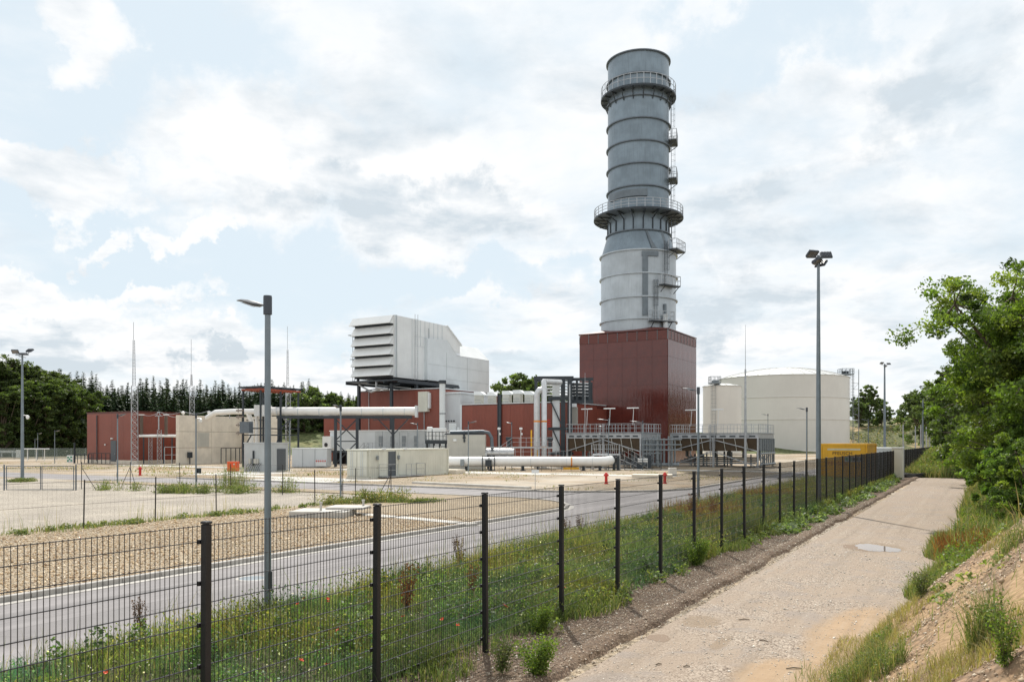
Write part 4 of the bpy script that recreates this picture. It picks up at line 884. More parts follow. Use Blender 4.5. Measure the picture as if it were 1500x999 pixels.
# left red building
r = thing('switchgear_building', 'square red-brown clad building with grey door at the far left', 'building', -108, 69.4, 0)
b = B(r); b.box(-114.3, -102.5, 69.4, 76.4, 0, 7.35); b.build('wall', M['red_plain'], r)
panels(r, 'cladding_panel', M['red'], 's', 69.4, -114.3, -102.5, .5, 7.2, 4, 1, .05, .02)
panels(r, 'cladding_panel', M['red'], 't', -102.5, 69.4, 76.4, .5, 7.2, 3, 1, .05, .02, 1)
b = B(r); b.box(-114.4, -102.4, 69.32, 76.5, 7.355, 7.45); b.build('roof_edge', M['red_plain'], r)
b = B(r); b.box(-114.32, -102.42, 69.32, 76.42, 0, .5); b.build('plinth', M['concrete'], r)
q = (163-750)/1167; x0 = 69.4*(C_*q-S_)/(S_*q+C_); 
b = B(r); b.box(x0, x0+1.25, 69.28, 69.34, .3, 3.3); d = b.build('door', M['grey_door'], r); b = B(r); b.box(x0+1.05, x0+1.1, 69.22, 69.28, 1.3, 1.5); b.build('handle', M['galv'], d)
b = B(r); b.cbox(x0+.4, 69.2, 3.6, .25, .25, .2); b.cbox(x0-1.3, 69.25, 2.7, .2, .12, .2); b.each('wall_lamp', M['white'], r)
b = B(r); b.tube([(-111.7, 69.25, .3), (-111.7, 69.25, 7)], .07, 6); b.each('downpipe', M['steel_dark'], r)
r2 = hall('lower_annex', 'low red-brown annex between the far left building and the concrete walls', -102.2, -95.9, 76.5, 84, 4.0, 3, edge='red_plain')
# ---------------------------------------------------------------- concrete fire walls
r = thing('transformer_wall', 'tall beige concrete wall of three cast courses in front of the transformer', 'concrete wall', -95.7, 71.1, 0)
for k in range(3):
    for y0, y1 in ((71.1, 76.6), (76.6, 82.0)):
        b = B(r); b.bb(-96.3, -95.7, y0+.018, y1-.018, 2.27*k+(.0 if k == 0 else .035), 2.27*(k+1), .015); b.build('wall_panel', M['concrete'], r)
b = B(r); b.box(-95.69, -95.66, 74.2, 76.1, 2.4, 4.4); b.build('cover_plate', M['beige_wall'], r)
b = B(r); b.bb(-95.6, -95.2, 72.4, 73.0, .9, 1.7, .02); b.box(-95.45,-95.35,72.65,72.75,0,.9); b.build('control_box', M['steel_dark'], r)
r = thing('transformer_wall', 'second concrete wall standing behind the white bus duct legs', 'concrete wall', -92, 82.2, 0)
for k in range(3): b = B(r); b.bb(-95.6, -88.2, 82.1, 82.7, 2.27*k+(.0 if k == 0 else .035), 2.27*(k+1), .015); b.build('wall_panel', M['concrete'], r)
b = B(r); b.box(-94.6,-94.5,81.9,82.05,5.9,6.0); b.box(-94.6,-90.9,81.85,82.05,6.3,6.4); b.each('bracket', M['steel_dark'], r)
rr_ = thing('safety_railing', 'black railing frame standing before the foot of the concrete walls', 'railing', -94.8, 77.5, 0)
b = B(); rail(b, [(0,0,0),(.0,2.6,0),(2.6,2.6,0)], 2.2, .9, .06, knee=False, toe=False); b.build('frame', M['steel_dark'], rr_)
# kiosk
r = thing('grey_kiosk', 'square light grey concrete kiosk with cable boxes behind the near lamp post', 'kiosk', -64.5, 58.7, 0)
b = B(r); b.box(-68.15, -64.5, 58.7, 61.5, 0, 2.95); b.build('wall', M['grey_wall'], r)
b = B(r); b.box(-68.2, -64.45, 58.65, 61.55, 2.955, 3.08); b.build('roof_slab', M['grey_wall'], r)
b = B(r); b.box(-64.49, -64.44, 59.9, 61.1, .15, 2.4); b.build('door', M['grey_door'], r)
b = B(r); b.box(-66.7, -66.55, 58.55, 58.69, .6, 2.2); b.build('cable_duct', M['steel_dark'], r)
for x, w in ((-67.1,.3),(-66.25,.45),(-65.95,.25)): b = B(r); b.box(x-w/2, x+w/2, 58.5, 58.69, .85, 1.35); b.build('cable_box', M['beige_wall'], r)
b = B(r)
for x in (-67.6,-67.2,-66.9,-66.6,-66.3,-66.0,-65.7): b.tube([(x,58.6,.1),(x+.1,58.4,.5),(x+.3,58.6,.9)], .03, 4)
b.each('cable', M['rubber'], r)
s, t = atg(342, 690); b = B(); b.bb(-.55,.5,-.4,.4,.03,.95,.03); r = solo(b, 'salt_box', M['orange'], 'bright orange-red box standing at the left side of the grey kiosk', 'storage box', s, t, 0, rz=TH)
b = B(); b.bb(-.58,.53,-.43,.43,.955,1.03,.02); b.build('lid', M['orange'], r); b = B(); b.box(.1,.28,-.42,-.402,.7,.82); b.build('sticker', M['white'], r)
# ---------------------------------------------------------------- gantry with red crane beams
r = thing('steel_gantry', 'dark steel gantry with red underside beams behind the near lamp post', 'gantry', -75.8, 67.8, 0)
GZ = 9.95
for x in (-78.9, -75.8):
    for y in (67.8, 71.0, 74.0): b = B(r); b.box(x-.09, x+.09, y-.09, y+.09, 0, GZ-.4); b.build('column', M['steel_dark'], r)
b = B(r)
for x in (-78.9, -77.9, -76.8, -75.8): b.box(x-.08, x+.08, 67.4, 74.5, GZ-.25, GZ)
for y in (67.5, 69, 71, 73, 74.4): b.box(-79.3, -75.4, y-.08, y+.08, GZ-.20, GZ-.02)
b.build('top_frame', M['steel_dark'], r)
b = B(r)
for x in (-78.9, -77.3, -75.8): b.box(x-.1, x+.1, 67.6, 74.3, GZ-.52, GZ-.30)
b.box(-78.9, -75.8, 67.62, 67.78, GZ-.52, GZ-.32); b.each('crane_beam', M['orange_brown'], r)
b = B(r)
for z in (3.9, 4.7): b.box(-78.9, -75.8, 67.7, 67.8, z, z+.14); b.box(-75.85, -75.7, 67.8, 74, z, z+.14)
for p, q2 in (((-78.9,67.7,2),(-77.3,67.7,4)),((-75.8,70.8,4),(-75.8,69.6,1)),((-75.8,67.8,GZ-2.2),(-75.8,69.2,GZ-.8))): b.bar(p, q2, .12)
b.each('brace', M['steel_dark'], r)
b = B(r); b.box(-78.6, -76.9, 67.0, 67.6, 4.2, 5.6)
b.build('switch_cabinet', M['stack_ring'], r)
b = B(r)
for z in (4.2,5.2,6.2,7.0): 
    for y in (67.3,): b.tube([(-79.5,y,z),(-78.3,y,z)], .11, 8); b.tube([(-79.2,y,z-.25),(-79.2,y,z+.25)], .05, 6)
b.build('insulator', M['insulator'], r, True)
# bus duct on its frame (runs straight to the turbine hall)
bus = thing('bus_duct', 'long white round duct on dark steel legs running left from the turbine hall', 'duct', *ST(-20, 100), 0, rz=TH)
b = B(); b.tube([(8.0,-.1,6.95),(-10.6,.8,7.0)], .52, 18); b.build('main_pipe', M['white_pipe'], bus, True)
b = B(); b.box(7.9, 8.15, -.85, .65, 6.2, 7.65); b.build('end_flange', M['white_cool'], bus)
b = B(); b.tube([(-12.3,.9,6.95),(-15.8,2.2,7.0),(-18.6,3.8,6.95),(-20.3,5.4,6.3)], .36, 14); b.build('branch_pipe', M['white_pipe'], bus, True)
b = B(); b.bb(-12.4,-10.6,.0,1.6,6.35,7.75,.04); b.build('junction_housing', M['white'], bus)
b = B(); b.tube([(-13.6,1.4,6.8),(-13.2,1.4,5.8),(-13.2,1.4,1)], .3, 12); b.tube([(-12.5,1.4,6.6),(-12.5,1.4,1)], .22, 12); b.each('duct_leg', M['white_pipe'], bus, True)
for k in range(7): x = 6.5-2.7*k; b = B(); b.tube([(x,-.1+.045*(8-x),6.96),(x+.1,-.1+.045*(8-x),6.96)], .55, 18); b.build('joint_band', M['white_cool'], bus, True)
b = B(); b.box(-9.5, 7.4, -.3, -.15, 6.05, 6.4); b.box(-9.5, 7.4, .5, .65, 6.05, 6.4)
for x in (-9,-6,-3,0,3,6): b.box(x, x+.15, -.148, .5, 6.1, 6.3)
b.each('pipe_beam', M['steel_dark'], bus)
for x in (-9.2, -2.1, .6, 5.1): b = B(); b.box(x-.16, x+.16, -.38, -.08, 0, 6.04); b.build('leg', M['steel_dark'], bus)
b = B()
for z0, z1 in ((.4,3.1),(3.3,6.0)): b.bar((-2.1,-.25,z0),(.6,-.25,z1),.13); b.bar((-2.1,-.25,z1),(.6,-.25,z0),.13)
b.bar((-2.1,-.25,3.2),(.6,-.25,3.2),.13); b.bar((5.1,-.25,5.9),(2.6,-.25,5.9),.1); b.bar((5.1,-.25,4.0),(3.2,-.25,6.0),.13); b.bar((5.1,-.25,4.0),(7.0,-.25,6.0),.13); b.bar((-9.2,-.25,4.6),(-7.6,-.25,6.0),.13)
b.each('cross_brace', M['steel_dark'], bus)
# transformer terminals between red building and wall
r = thing('cable_termination', 'two brown insulator columns on a white header pipe beside the concrete wall', 'high-voltage terminal', *ST(-50.2, 112), 0, rz=TH)
b = B(); b.tube([(-2.2,0,3.95),(4.2,0,3.95)], .2, 12); b.build('header_pipe', M['white_pipe'], r, True)
for x in (-1.9, 1.55):
    b = B(); pr = []
    for k in range(22): pr += [(.17, 4.15+.12*k), (.26, 4.2+.12*k)]
    b.lathe(x, 0, pr+[(.0, 6.8)], 12); b.build('insulator_column', M['insulator'], r)
    b = B(); b.box(x-.35, x+.35, -.15, .15, 6.85, 6.98); b.build('terminal_plate', M['white'], r)
for x in (-1.6, 1.2, 2.4):
    b = B(); b.tube([(x,0,0),(x,0,3.75)], .10, 6); b.build('leg', M['steel_dark'], r)
def lattice(b, x, y, z0, z1, w0, w1, n, rr=.03, sides=3):
    pts = [[(x+.58*(w0+(w1-w0)*k/n)*math.cos(2*math.pi*q/sides+.4), y+.58*(w0+(w1-w0)*k/n)*math.sin(2*math.pi*q/sides+.4), z0+(z1-z0)*k/n) for q in range(sides)] for k in range(n+1)]
    for q in range(sides): b.tube([pts[0][q], pts[-1][q]], rr*1.3, 4)
    for k in range(n):
        for q in range(sides): b.tube([pts[k][q], pts[k+1][(q+1)%sides]] if k % 2 else [pts[k][(q+1)%sides], pts[k+1][q]], rr*.8, 3); b.tube([pts[k][q], pts[k][(q+1)%sides]], rr*.8, 3)
b = B(); lattice(b, -1.0, .6, 0, 3.7, .5, .5, 7, .03); lattice(b, .65, -.3, 0, 4.8, .6, .6, 8, .03); b.build('lattice_support', M['galv'], r)
b = B(); b.tube([(.65,-.3,4.8),(.65,-.3,6.7)], .09, 8); b.box(.15, 1.15, -.4, -.2, 6.7, 6.82); b.tube([(.35,-.3,6.8),(.6,-.3,7.3),(.9,-.3,6.8)], .05, 5); b.tube([(.45,-.3,7.25),(.8,-.3,7.25)], .07, 6); b.build('centre_insulator', M['galv'], r)
b = B(); 
for (xa, za), (xb, zb) in (((-1.9,6.98),(.6,7.3)), ((.6,7.3),(3.9,7.4)), ((1.55,6.98),(4.0,6.9)), ((4.0,7.35),(7.6,7.5)), ((7.6,7.5), (10.5,7.0))):
    b.tube([(xa+(xb-xa)*k/10, 0, za+(zb-za)*k/10-.35*math.sin(math.pi*k/10)) for k in range(11)], .04, 4, False)
b.each('conductor', M['galv'], r)
for k, x in enumerate((3.95, 7.6)): b = B(); b.lathe(x, 0, [(0,6.95),(.18,7.03),(.26,7.2),(.18,7.38),(0,7.45)], 12); b.build('corona_ball', M['white_pipe'], r, True)
b = B(); b.tube([(4.0,0,6.6),(4.0,0,7.0)], .06, 6); b.tube([(7.6,0,6.6),(7.6,0,7.0)], .06, 6); b.tube([(10.5,0,6.4),(10.5,0,7.0)], .06, 6); b.build('rod', M['galv'], r)
b = B(); rail(b, [(2.0,-1.5,0),(4.0,-1.5,0)], 2.4, 1.0, .05, toe=False); b.build('access_frame', M['galv'], r)
# lattice lightning masts
for px, Z, top, zl, w, lab in ((195.5,107,472,498,.95,'tallest lattice lightning mast standing before the red building at far left'),(280,124,497,548,.85,'lattice lightning mast rising behind the concrete wall'),(421,132,478,512,.9,'lattice lightning mast rising behind the steel gantry')):
    s, t = at(px, Z); h = EYE+(646-top)*Z/1167; hl = EYE+(646-zl)*Z/1167; hm = EYE+(646-565)*Z/1167
    r = thing('lattice_mast', lab, 'lightning mast', s, t, 0, 'lattice lightning masts', TH)
    b = B(); lattice(b, 0,0, 0, hm, w, w*.9, 14, .035); b.build('lower_lattice', M['galv'], r)
    b = B(); lattice(b, 0,0, hm, hl, w*.45, w*.25, 14, .025); b.build('upper_lattice', M['galv'], r)
    b = B(); b.tube([(0,0,hl),(0,0,h)], .035, 5); b.build('rod', M['galv'], r)
for px, Z, top, lab, hj in ((857,92,546,'thin white lightning rod in front of the left cooler', 9),(1092,96,476,'tall needle-like lightning pole before the tanks, at the right cooler', 541)):
    s, t = at(px, Z); h = EYE+(646-top)*Z/1167; r = thing('lightning_rod', lab, 'lightning rod', s, t, 0, None, TH)
    zj = EYE+(646-hj)*Z/1167 if hj > 20 else 6; rr0 = .17 if hj > 20 else .06
    b = B(); b.tube([(0,0,0),(0,0,zj)], [rr0, rr0*.6], 8); b.build('pole', M['galv'], r, True); b = B(); b.tube([(0,0,zj),(0,0,h)], [.045, .02], 5); b.build('rod', M['galv'], r)
# ---------------------------------------------------------------- small containers and units in the middle
r = thing('small_container', 'small plain white container with red-lettered sign, left of the bus duct legs', 'container', *atg(479, 684.5), 0, rz=TH)
b = B(); b.bb(-4.3, 0, 0, 2.4, .06, 2.3, .03); b.build('body', M['white_cool'], r); b = B(); b.bb(-4.35, .05, -.05, 2.45, 2.301, 2.38, .02); b.build('roof', M['white'], r)
b = B(); b.box(-1.5,-1.46,-.02,-.002,.1,2.2); b.box(-3,-2.96,-.02,-.002,.1,2.2); b.each('panel_joint', M['galv_dull'], r)
b = B(); b.bb(-1.35, -.05, -.35, -.28, .15, .95, .01); bd = b.build('barrier_board', M['white'], r)
for k in range(5): b = B(); b.box(-1.27+.26*k, -1.13+.26*k, -.37, -.352, .70, .90); b.build('red_mark', M['signal_red'], bd)
for x in (-4.2, -.3): b = B(); b.box(x, x+.2, .1, 2.3, 0, .058); b.build('skid', M['concrete'], r)
# electrical building raised on legs
r = thing('electrical_container', 'long pale grey electrical container raised on legs under the bus duct', 'container', -79.8, 84, 0)
b = B(r); b.box(-79.8, -61.4, 84, 87.5, 1.9, 4.6); b.build('body', M['white_cool'], r)
b = B(r); b.box(-79.9, -61.3, 83.9, 87.6, 4.605, 4.72); b.build('roof', M['white'], r)
b = B(r); b.box(-79.8, -61.4, 84.05, 87.4, 1.6, 1.895); b.build('base_frame', M['steel_dark'], r)
for k in range(8): b = B(r); x = -79.6+k*2.5; b.box(x, x+.3, 84.3, 87, 0, 1.595); b.build('leg', M['steel_dark'], r)
for k in range(7): b = B(r); x = -71.6+k*1.45; b.box(x+.06, x+1.38, 83.93, 83.995, 2.0, 4.5); b.build('door_panel', M['grey_wall'], r)
for k in range(5): b = B(r); x = -70.5+k*2.0; b.box(x-.3, x+.3, 83.86, 83.925, 2.5, 3.9); b.build('cooling_grille', M['galv_dull'], r)
b = B(r); b.box(-80.6, -79.0, 83.3, 83.98, 2.2, 3.9); ac = b.build('air_conditioner', M['white'], r)
b = B(r); b.tube([(-79.9,83.28,2.7),(-79.9,83.22,2.7)], .3, 12); b.build('fan', M['rubber'], ac)
b = B(r); b.box(-72.5, -61.2, 82.9, 83.9, 1.82, 1.9); rail(b, [(-72.5,82.9,1.9),(-61.2,82.9,1.9)], 1.1, 1.5, .03); rail(b, [(-72.6,82.9,1.9),(-74.6,82.9,.1)], 1.1, 1.1, .03); rail(b, [(-72.6,83.8,1.9),(-74.6,83.8,.1)], 1.1, 1.1, .03); b.build('walkway', M['galv'], r)
# cream technical container in front
r = thing('cream_container', 'long cream technical container with slate grey door and small railings, centre', 'container', -45.3, 52.2, .1)
CL = 11.9
b = B(r); b.box(-47.7, -45.3, 52.3, 54.9, .15, 2.4); b.build('left_body', M['cream_rib'], r)
b = B(r); b.box(-47.7, -45.3, 54.9, 56.1, .15, 2.4); b.build('door_bay', M['cream'], r)
b = B(r); b.box(-47.7, -45.3, 56.1, 52.2+CL, .15, 2.4); b.build('right_body', M['cream_rib'], r)
b = B(r); b.box(-47.75, -45.25, 52.2, 52.2+CL+.05, 2.405, 2.52); b.build('roof', M['cream'], r)
b = B(r); b.box(-47.72, -45.26, 52.22, 52.2+CL, .0, .148); b.build('base_rail', M['cream'], r)
b = B(r); b.box(-45.299, -45.25, 54.95, 55.95, .15, 2.3); d = b.build('door', M['grey_door'], r)
b = B(r); b.box(-45.295, -45.25, 56.4, 57.9, .2, 2.3); b.box(-45.295, -45.25, 53.6, 54.7, .2, 2.3); b.each('flat_door', M['cream'], r)
for x0, x1 in ((-47.62,-46.54),(-46.48,-45.4)): 
    b = B(r); b.box(x0, x1, 52.215, 52.295, .2, 2.35); d = b.build('end_door', M['cream'], r)
    for q in (.2, .38): b = B(r); b.tube([(x0+(x1-x0)*(q+.2), 52.19, .2), (x0+(x1-x0)*(q+.2), 52.19, 2.35)], .022, 6); b.build('lock_bar', M['white_cool'], d)
for y in (52.45, 56.0, 64.0): b = B(r); b.box(-45.3, -45.2, y-.06, y+.06, .15, 2.4); b.build('corner_post', M['cream'], r)
for y in (53.4, 56.3): b = B(r); b.bb(-45.25, -45.14, y-.12, y+.12, 1.6, 1.95, .02); b.build('wall_light', M['galv_dull'], r)
for y in (54.2, 57.2): b = B(r); b.box(-45.3, -45.0, y-.1, y+.1, 2.45, 2.62); b.build('roof_camera', M['white'], r)
b = B(r)
rail(b, [(-45.2,53.6,.1),(-44.2,53.6,.1),(-44.2,54.9,.1)], 1.1, .9, .025); rail(b, [(-44.2,56.1,.1),(-44.2,57.6,.1),(-44.2,58.9,.1),(-45.2,58.9,.1)], 1.1, .9, .025)
b.box(-45.24, -44.15, 53.5, 59.0, .08, .14); b.build('entry_platform', M['galv'], r)
for y in (52.6, 58, 63.7): b = B(r); b.box(-47.6, -45.4, y-.2, y+.2, -.1, -.002); b.build('bearer', M['concrete'], r)
s, t = -45.6, 64.9; solo(B().bb(-1.6,1.2,-.7,.9,0,.42,.03), 'concrete_block', M['concrete'], 'concrete step block at the right end of the cream container', 'concrete block', s, t)
# vertical vent stack next to the filter house
s, t = at(648, 97); r = thing('vent_stack', 'tall slim pale vent pipe with dark cap right of the wall-mounted cabinet', 'pipe', s, t, 0)
b = B(); b.tube([(0,0,0),(0,0,10.2)], .36, 16); b.build('pipe', M['white_cool'], r, True); b = B(); b.tube([(0,0,10.2),(0,0,10.6)], .46, 16); b.build('cap', M['steel_dark'], r, True)
for z in (2.5, 6.5): b = B(); b.tube([(0,0,z),(0,0,z+.12)], .40, 16); b.build('band', M['galv_dull'], r, True)
# lube oil module (grey box) with dark pipe over it
r = thing('grey_module', 'plain light grey equipment enclosure with a dark pipe along its top', 'enclosure', *at(655, 90), 0, rz=TH)
b = B(); b.bb(0, 4.3, 0, 3, 0, 3.95, .03); b.build('body', M['beige_wall'], r)
b = B(); b.tube([(.3,.5,4.2),(4.0,.5,4.3),(4.7,.5,4.15),(5.0,.5,3.6),(5.1,.5,2.2)], .2, 12); b.build('insulated_pipe', M['stack_ring'], r, True)
b = B(); b.box(-.3, 4.2, -.0, .4, 3.955, 4.08); b.build('pipe_rack', M['steel_dark'], r)
b = B(); b.bb(.7, 1.05, -.2, -.002, 3.2, 3.45, .02); b.build('lamp', M['white'], r)
b = B(); b.tube([(1.9,-.1,4.2),(1.95,-.1,3.1)], .10, 8); b.tube([(1.75,-.1,3.6),(2.1,-.1,3.6)], .07, 6); b.build('valve', M['steel_dark'], r, True)
r = thing('cooling_unit', 'white boxed air handling unit on a dark frame left of the slim vent pipe', 'air unit', *at(634, 93), 0, rz=TH)
b = B(); b.bb(0, 1.5, 0, 1.4, 3.35, 4.75, .05); b.build('housing', M['white'], r); b = B(); b.bb(-.7, -.1, 0, 1.2, 3.4, 4.9, .1); b.build('hood', M['white'], r)
b = B(); 
for x in (-.8, 0, .7, 1.4): b.box(x, x+.12, 0, .12, 0, 3.3); b.box(x, x+.12, 1.2, 1.32, 0, 3.3)
b.box(-.9, 1.7, -.05, 1.4, 2.9, 3.3); rail(b, [(-.9,-.05,3.3),(1.6,-.05,3.3)], 1.0, .4, .03); b.build('frame', M['steel_dark'], r)
b = B(); b.bb(.0, .9, .1, 1, .9, 2.7, .03); b.build('lower_cabinet', M['white_cool'], r)
r = thing('relay_cabinet', 'white cabinet on the module roof right of the slim vent pipe', 'cabinet', *at(658, 91), 4.0, rz=TH)
b = B(); b.bb(-.1, .7, .9, 1.6, .1, 1.25, .03); b.bb(.85, 1.1, .9, 1.5, .1, .8, .02); b.build('body', M['white_cool'], r)
# ---------------------------------------------------------------- big white pipe in front
r = thing('white_pipeline', 'big long horizontal white pipe on short stands across the yard', 'pipeline', *ST(2, 87), 0, rz=TH)
b = B(); b.tube([(-8.9,1.2,1.0),(-8.6,.4,.98),(-7.9,0,.98),(7.5,0,.98),(8.2,.1,1.0),(8.7,.6,1.05),(8.9,1.4,1.1)], .54, 20); b.build('pipe', M['white_pipe'], r, True)
for x in (-5.3, -4.5, .0, 3.9, 6.7): b = B(); b.tube([(x,0,.98),(x+.05,0,.98)], .555, 20); b.build('joint_band', M['white_cool'], r, True)
b = B(); b.tube([(4.4,0,.98),(4.55,0,.98)], .56, 20); b.build('orange_band', M['orange_band'], r, True)
b = B(); b.bb(3.6, 5.3, -.35, .35, .12, .36, .02); b.build('yellow_cradle', M['yellow_pipe'], r)
for x in (-7.0, -4.3, -.8, 5.8, 7.6): b = B(); b.box(x-.14, x+.14, -.2, .2, 0, .5); b.box(x-.3, x+.3, -.35, .35, 0, .06); b.each('stand', M['steel_dark'], r)
b = B(); b.bb(-7.6, -7.2, -.75, -.58, .55, 1.25, .02); b.tube([(-7.5,-.66,0),(-7.5,-.66,.55)], .03, 5); b.tube([(-7.3,-.66,0),(-7.3,-.66,.55)], .03, 5); b.build('gauge_box', M['galv_dull'], r)
b = B()
for x in (-5.2, -4.5, -3.9): b.tube([(x,-.65,0),(x,-.65,1.6)], .05, 5)
b.box(-5.25, -3.85, -.7, -.6, 1.5, 1.6); b.bb(-4.9,-4.2,-.75,-.55,.5,1.2,.02); b.build('valve_frame', M['steel_dark'], r)
b = B(); rail(b, [(-2,-1.6,0),(7.5,-1.6,0)], .55, 1.1, .03, knee=False, toe=False); b.build('low_barrier', M['steel_dark'], r)
# filter vessel platform behind
r = thing('gas_skid', 'horizontal grey vessel on a railed platform behind the long white pipe', 'vessel', *at(694, 91), 0, rz=TH)
b = B(); b.tube([(0,0,1.9),(4.6,0,1.9)], .48, 16); b.tube([(-.25,0,1.9),(0,0,1.9)], .30, 12); b.build('vessel', M['alu'], r, True)
b = B(); b.box(-.6,7.4,-.55,.6,1.3,1.42)
for x in (-.5,1.6,3.6,5.5,7.3): b.box(x-.07,x+.07,-.5,-.36,0,1.3); b.box(x-.07,x+.07,.4,.54,0,1.3)
b.build('skid_frame', M['steel_dark'], r)
b = B(); rail(b, [(-.6,-.6,1.42),(7.4,-.6,1.42)], 1.1, .9, .03); b.box(-.6,7.4,-.7,-.5,2.5,2.58); b.build('railing', M['galv'], r)
b = B(); b.box(4.4,9.2,.8,2.4,2.4,2.5); rail(b, [(4.4,.8,2.5),(9.2,.8,2.5)], 1.1, .8, .03); rail(b, [(2.5,.8,1.2),(4.4,.8,2.6)], 1.0, .9, .03); rail(b, [(7.2,.8,1.3),(9.5,.8,1.3)], 1.1, .8, .03); b.build('upper_platform', M['galv'], r)
for x in (4.0, 8.8): b = B(); b.bb(x-.35,x+.35,1.5,2.2,3.3,3.7,.03); b.box(x-.2,x+.2,1.6,2.1,2.5,3.28); b.each('valve_actuator', M['steel_dark'], r)
b = B(); b.bb(.2,.45,-.8,-.6,1.7,2.3,.02); b.bb(1.2,1.5,-.8,-.6,1.5,1.9,.02); b.build('gauge', M['white'], r)
b = B(); b.tube([(7.2,1.5,.2),(7.2,1.5,4.5)], .09, 8); b.tube([(7.2,1.5,1.0),(7.9,1.5,1.0),(7.9,1.5,2.2)], .07, 8); solo(b, 'gas_pipe', M['yellow_pipe'], 'thin yellow gas pipe rising left of the two tall vertical pipes', 'pipe', *at(686.5, 91), 0, rz=TH, smooth=True)
for px, lb in ((731,'small twin lamp on a thin pole before the red hall, left one'),(763,'small twin lamp on a thin pole before the red hall, right one')):
    s, t = at(px, 96); b = B(); b.tube([(0,0,0),(0,0,4.6)], .04, 5); b.bb(-.18,.18,-.15,.15,4.6,4.85,.04); b.bb(-.02,.2,-.1,.1,3.95,4.2,.02); solo(b, 'work_lamp', M['white'], lb, 'work lamp', s, t, 0, rz=TH)
# two tall vertical pipes
r = thing('riser_pipes', 'left of two tall pale vertical pipes with orange bands, with rounded elbow top', 'pipe', *at(786.5, 96), 0, rz=TH)
b = B(); b.tube([(0,0,0),(0,0,8.6),(.06,0,9.0),(.3,0,9.35),(.7,.1,9.45),(1.0,1.4,9.45)], .38, 16); b.build('pipe', M['alu'], r, True)
for z in (2.4, 5.5): b = B(); b.tube([(0,0,z),(0,0,z+.2)], .40, 16); b.build('orange_band', M['orange_band'], r, True)
r = thing('riser_pipes', 'right of two tall pale vertical pipes with orange bands, reaching to the frame top', 'pipe', *at(797, 96), 0, rz=TH)
b = B(); b.tube([(0,0,0),(0,0,9.8),(0,.5,10.4),(0,1.6,10.5),(2.2,3,10.5)], .34, 16); b.build('pipe', M['alu'], r, True)
for z in (2.4, 5.5): b = B(); b.tube([(0,0,z),(0,0,z+.2)], .36, 16); b.build('orange_band', M['orange_band'], r, True)
r = thing('pipe_cage', 'galvanised frame cage round the foot of the two tall pipes', 'pipe cage', *at(791, 95), 0, rz=TH)
b = B(); rail(b, [(-.7,-.5,.0),(1.0,-.5,.0)], 2.6, .5, .04); b.build('frame', M['galv'], r)
# dark steel pipe tower
r = thing('pipe_tower', 'tall dark steel tower with pipe rack bridging to the red stack house', 'steel tower', *at(783, 100), 0, rz=TH-.06)
TZ = 11.35
for x in (0, 3.3, 4.15): 
    for y in (0, 3.2): b = B(); w = .55 if x > 3 else .26; b.box(x, x+w, y, y+.45, 0, TZ-.4); b.build('column', M['steel_dark'], r)
b = B()
for y in (0, 3.2): b.box(-.1, 4.9, y, y+.45, TZ-.4, TZ)
b.box(-.1, .2, .452, 3.2, TZ-.4, TZ); b.box(4.5, 4.9, .452, 3.2, TZ-.4, TZ); b.box(1.7, 4.9, -.05, -.005, 8.35, 8.8); b.box(1.7, 4.9, -.05, -.005, 4.6, 4.95); b.box(1.7,4.9,-.05,-.005,1.5,1.85); b.box(1.7,3.2,.6,.9,8.35,8.7)
b.each('beam', M['steel_dark'], r)
b = B(); b.box(2.25, 3.15, .1, .35, 1.85, 11.0); b.build('cable_tray', M['white_cool'], r)
b = B(); b.bar((1.95,-.05,8.4),(3.5,-.05,5.0),.16); b.bar((2.3,-.05,4.6),(3.5,-.05,1.9),.16); b.bar((2.2,-.05,1.6),(3.3,-.05,.1),.14); b.each('brace', M['steel_dark'], r)
b = B()
for z in (9.0,9.4,9.8,10.2,10.6,11.0): b.tube([(1.1,.6,z),(6.9,2.7,z)], .10, 6)
b.each('rack_pipe', M['galv'], r)
b = B()
for x in (5.2,6.0,6.8): b.box(x, x+.28, 1.5, 1.7, 8.4, 10.9)
b.box(4.6, 7.4, 1.45, 1.75, 8.0, 8.42); b.box(4.6, 7.4, 1.45, 1.75, 10.9, 11.25); b.box(4.55,7.4,1.76,3.6,8.1,8.3); b.box(4.6,7.4,3.4,3.6,8.5,10.8); b.build('rack_frame', M['steel_dark'], r)
b = B(); b.tube([(4.4,-.25,2),(4.4,-.25,10.3)], .10, 8); b.each('drain_pipe', M['galv'], r, True)
b = B(); 
for k in range(4): b.box(1.25,2.0,.9,1.2,5.0+.28*k,5.12+.28*k)
b.each('warning_sign', M['signal_red'], r)
b = B(); rail(b, [(2.6,-1.2,.2),(4.6,-1.2,.2)], 1.8, .5, .04); b.build('stair_rail', M['galv_dull'], r)
q = at(838, 118); solo(B().bb(-.75,.75,-.4,.4,0,2.4,.03), 'wall_cabinet', M['beige_wall'], 'beige cabinet with white hood mounted on the left part of the stack house', 'wall cabinet', *at(838, 107), 5.35, rz=TH)
b = B(); b.prism([(-.5,0),(.45,0),(.45,.6),(-.3,.6)], 'x', -.85, .6); solo(b, 'wall_hood', M['white'], 'white hood above the beige cabinet by the pipe tower', 'hood', *at(838, 107), 7.78, rz=TH)
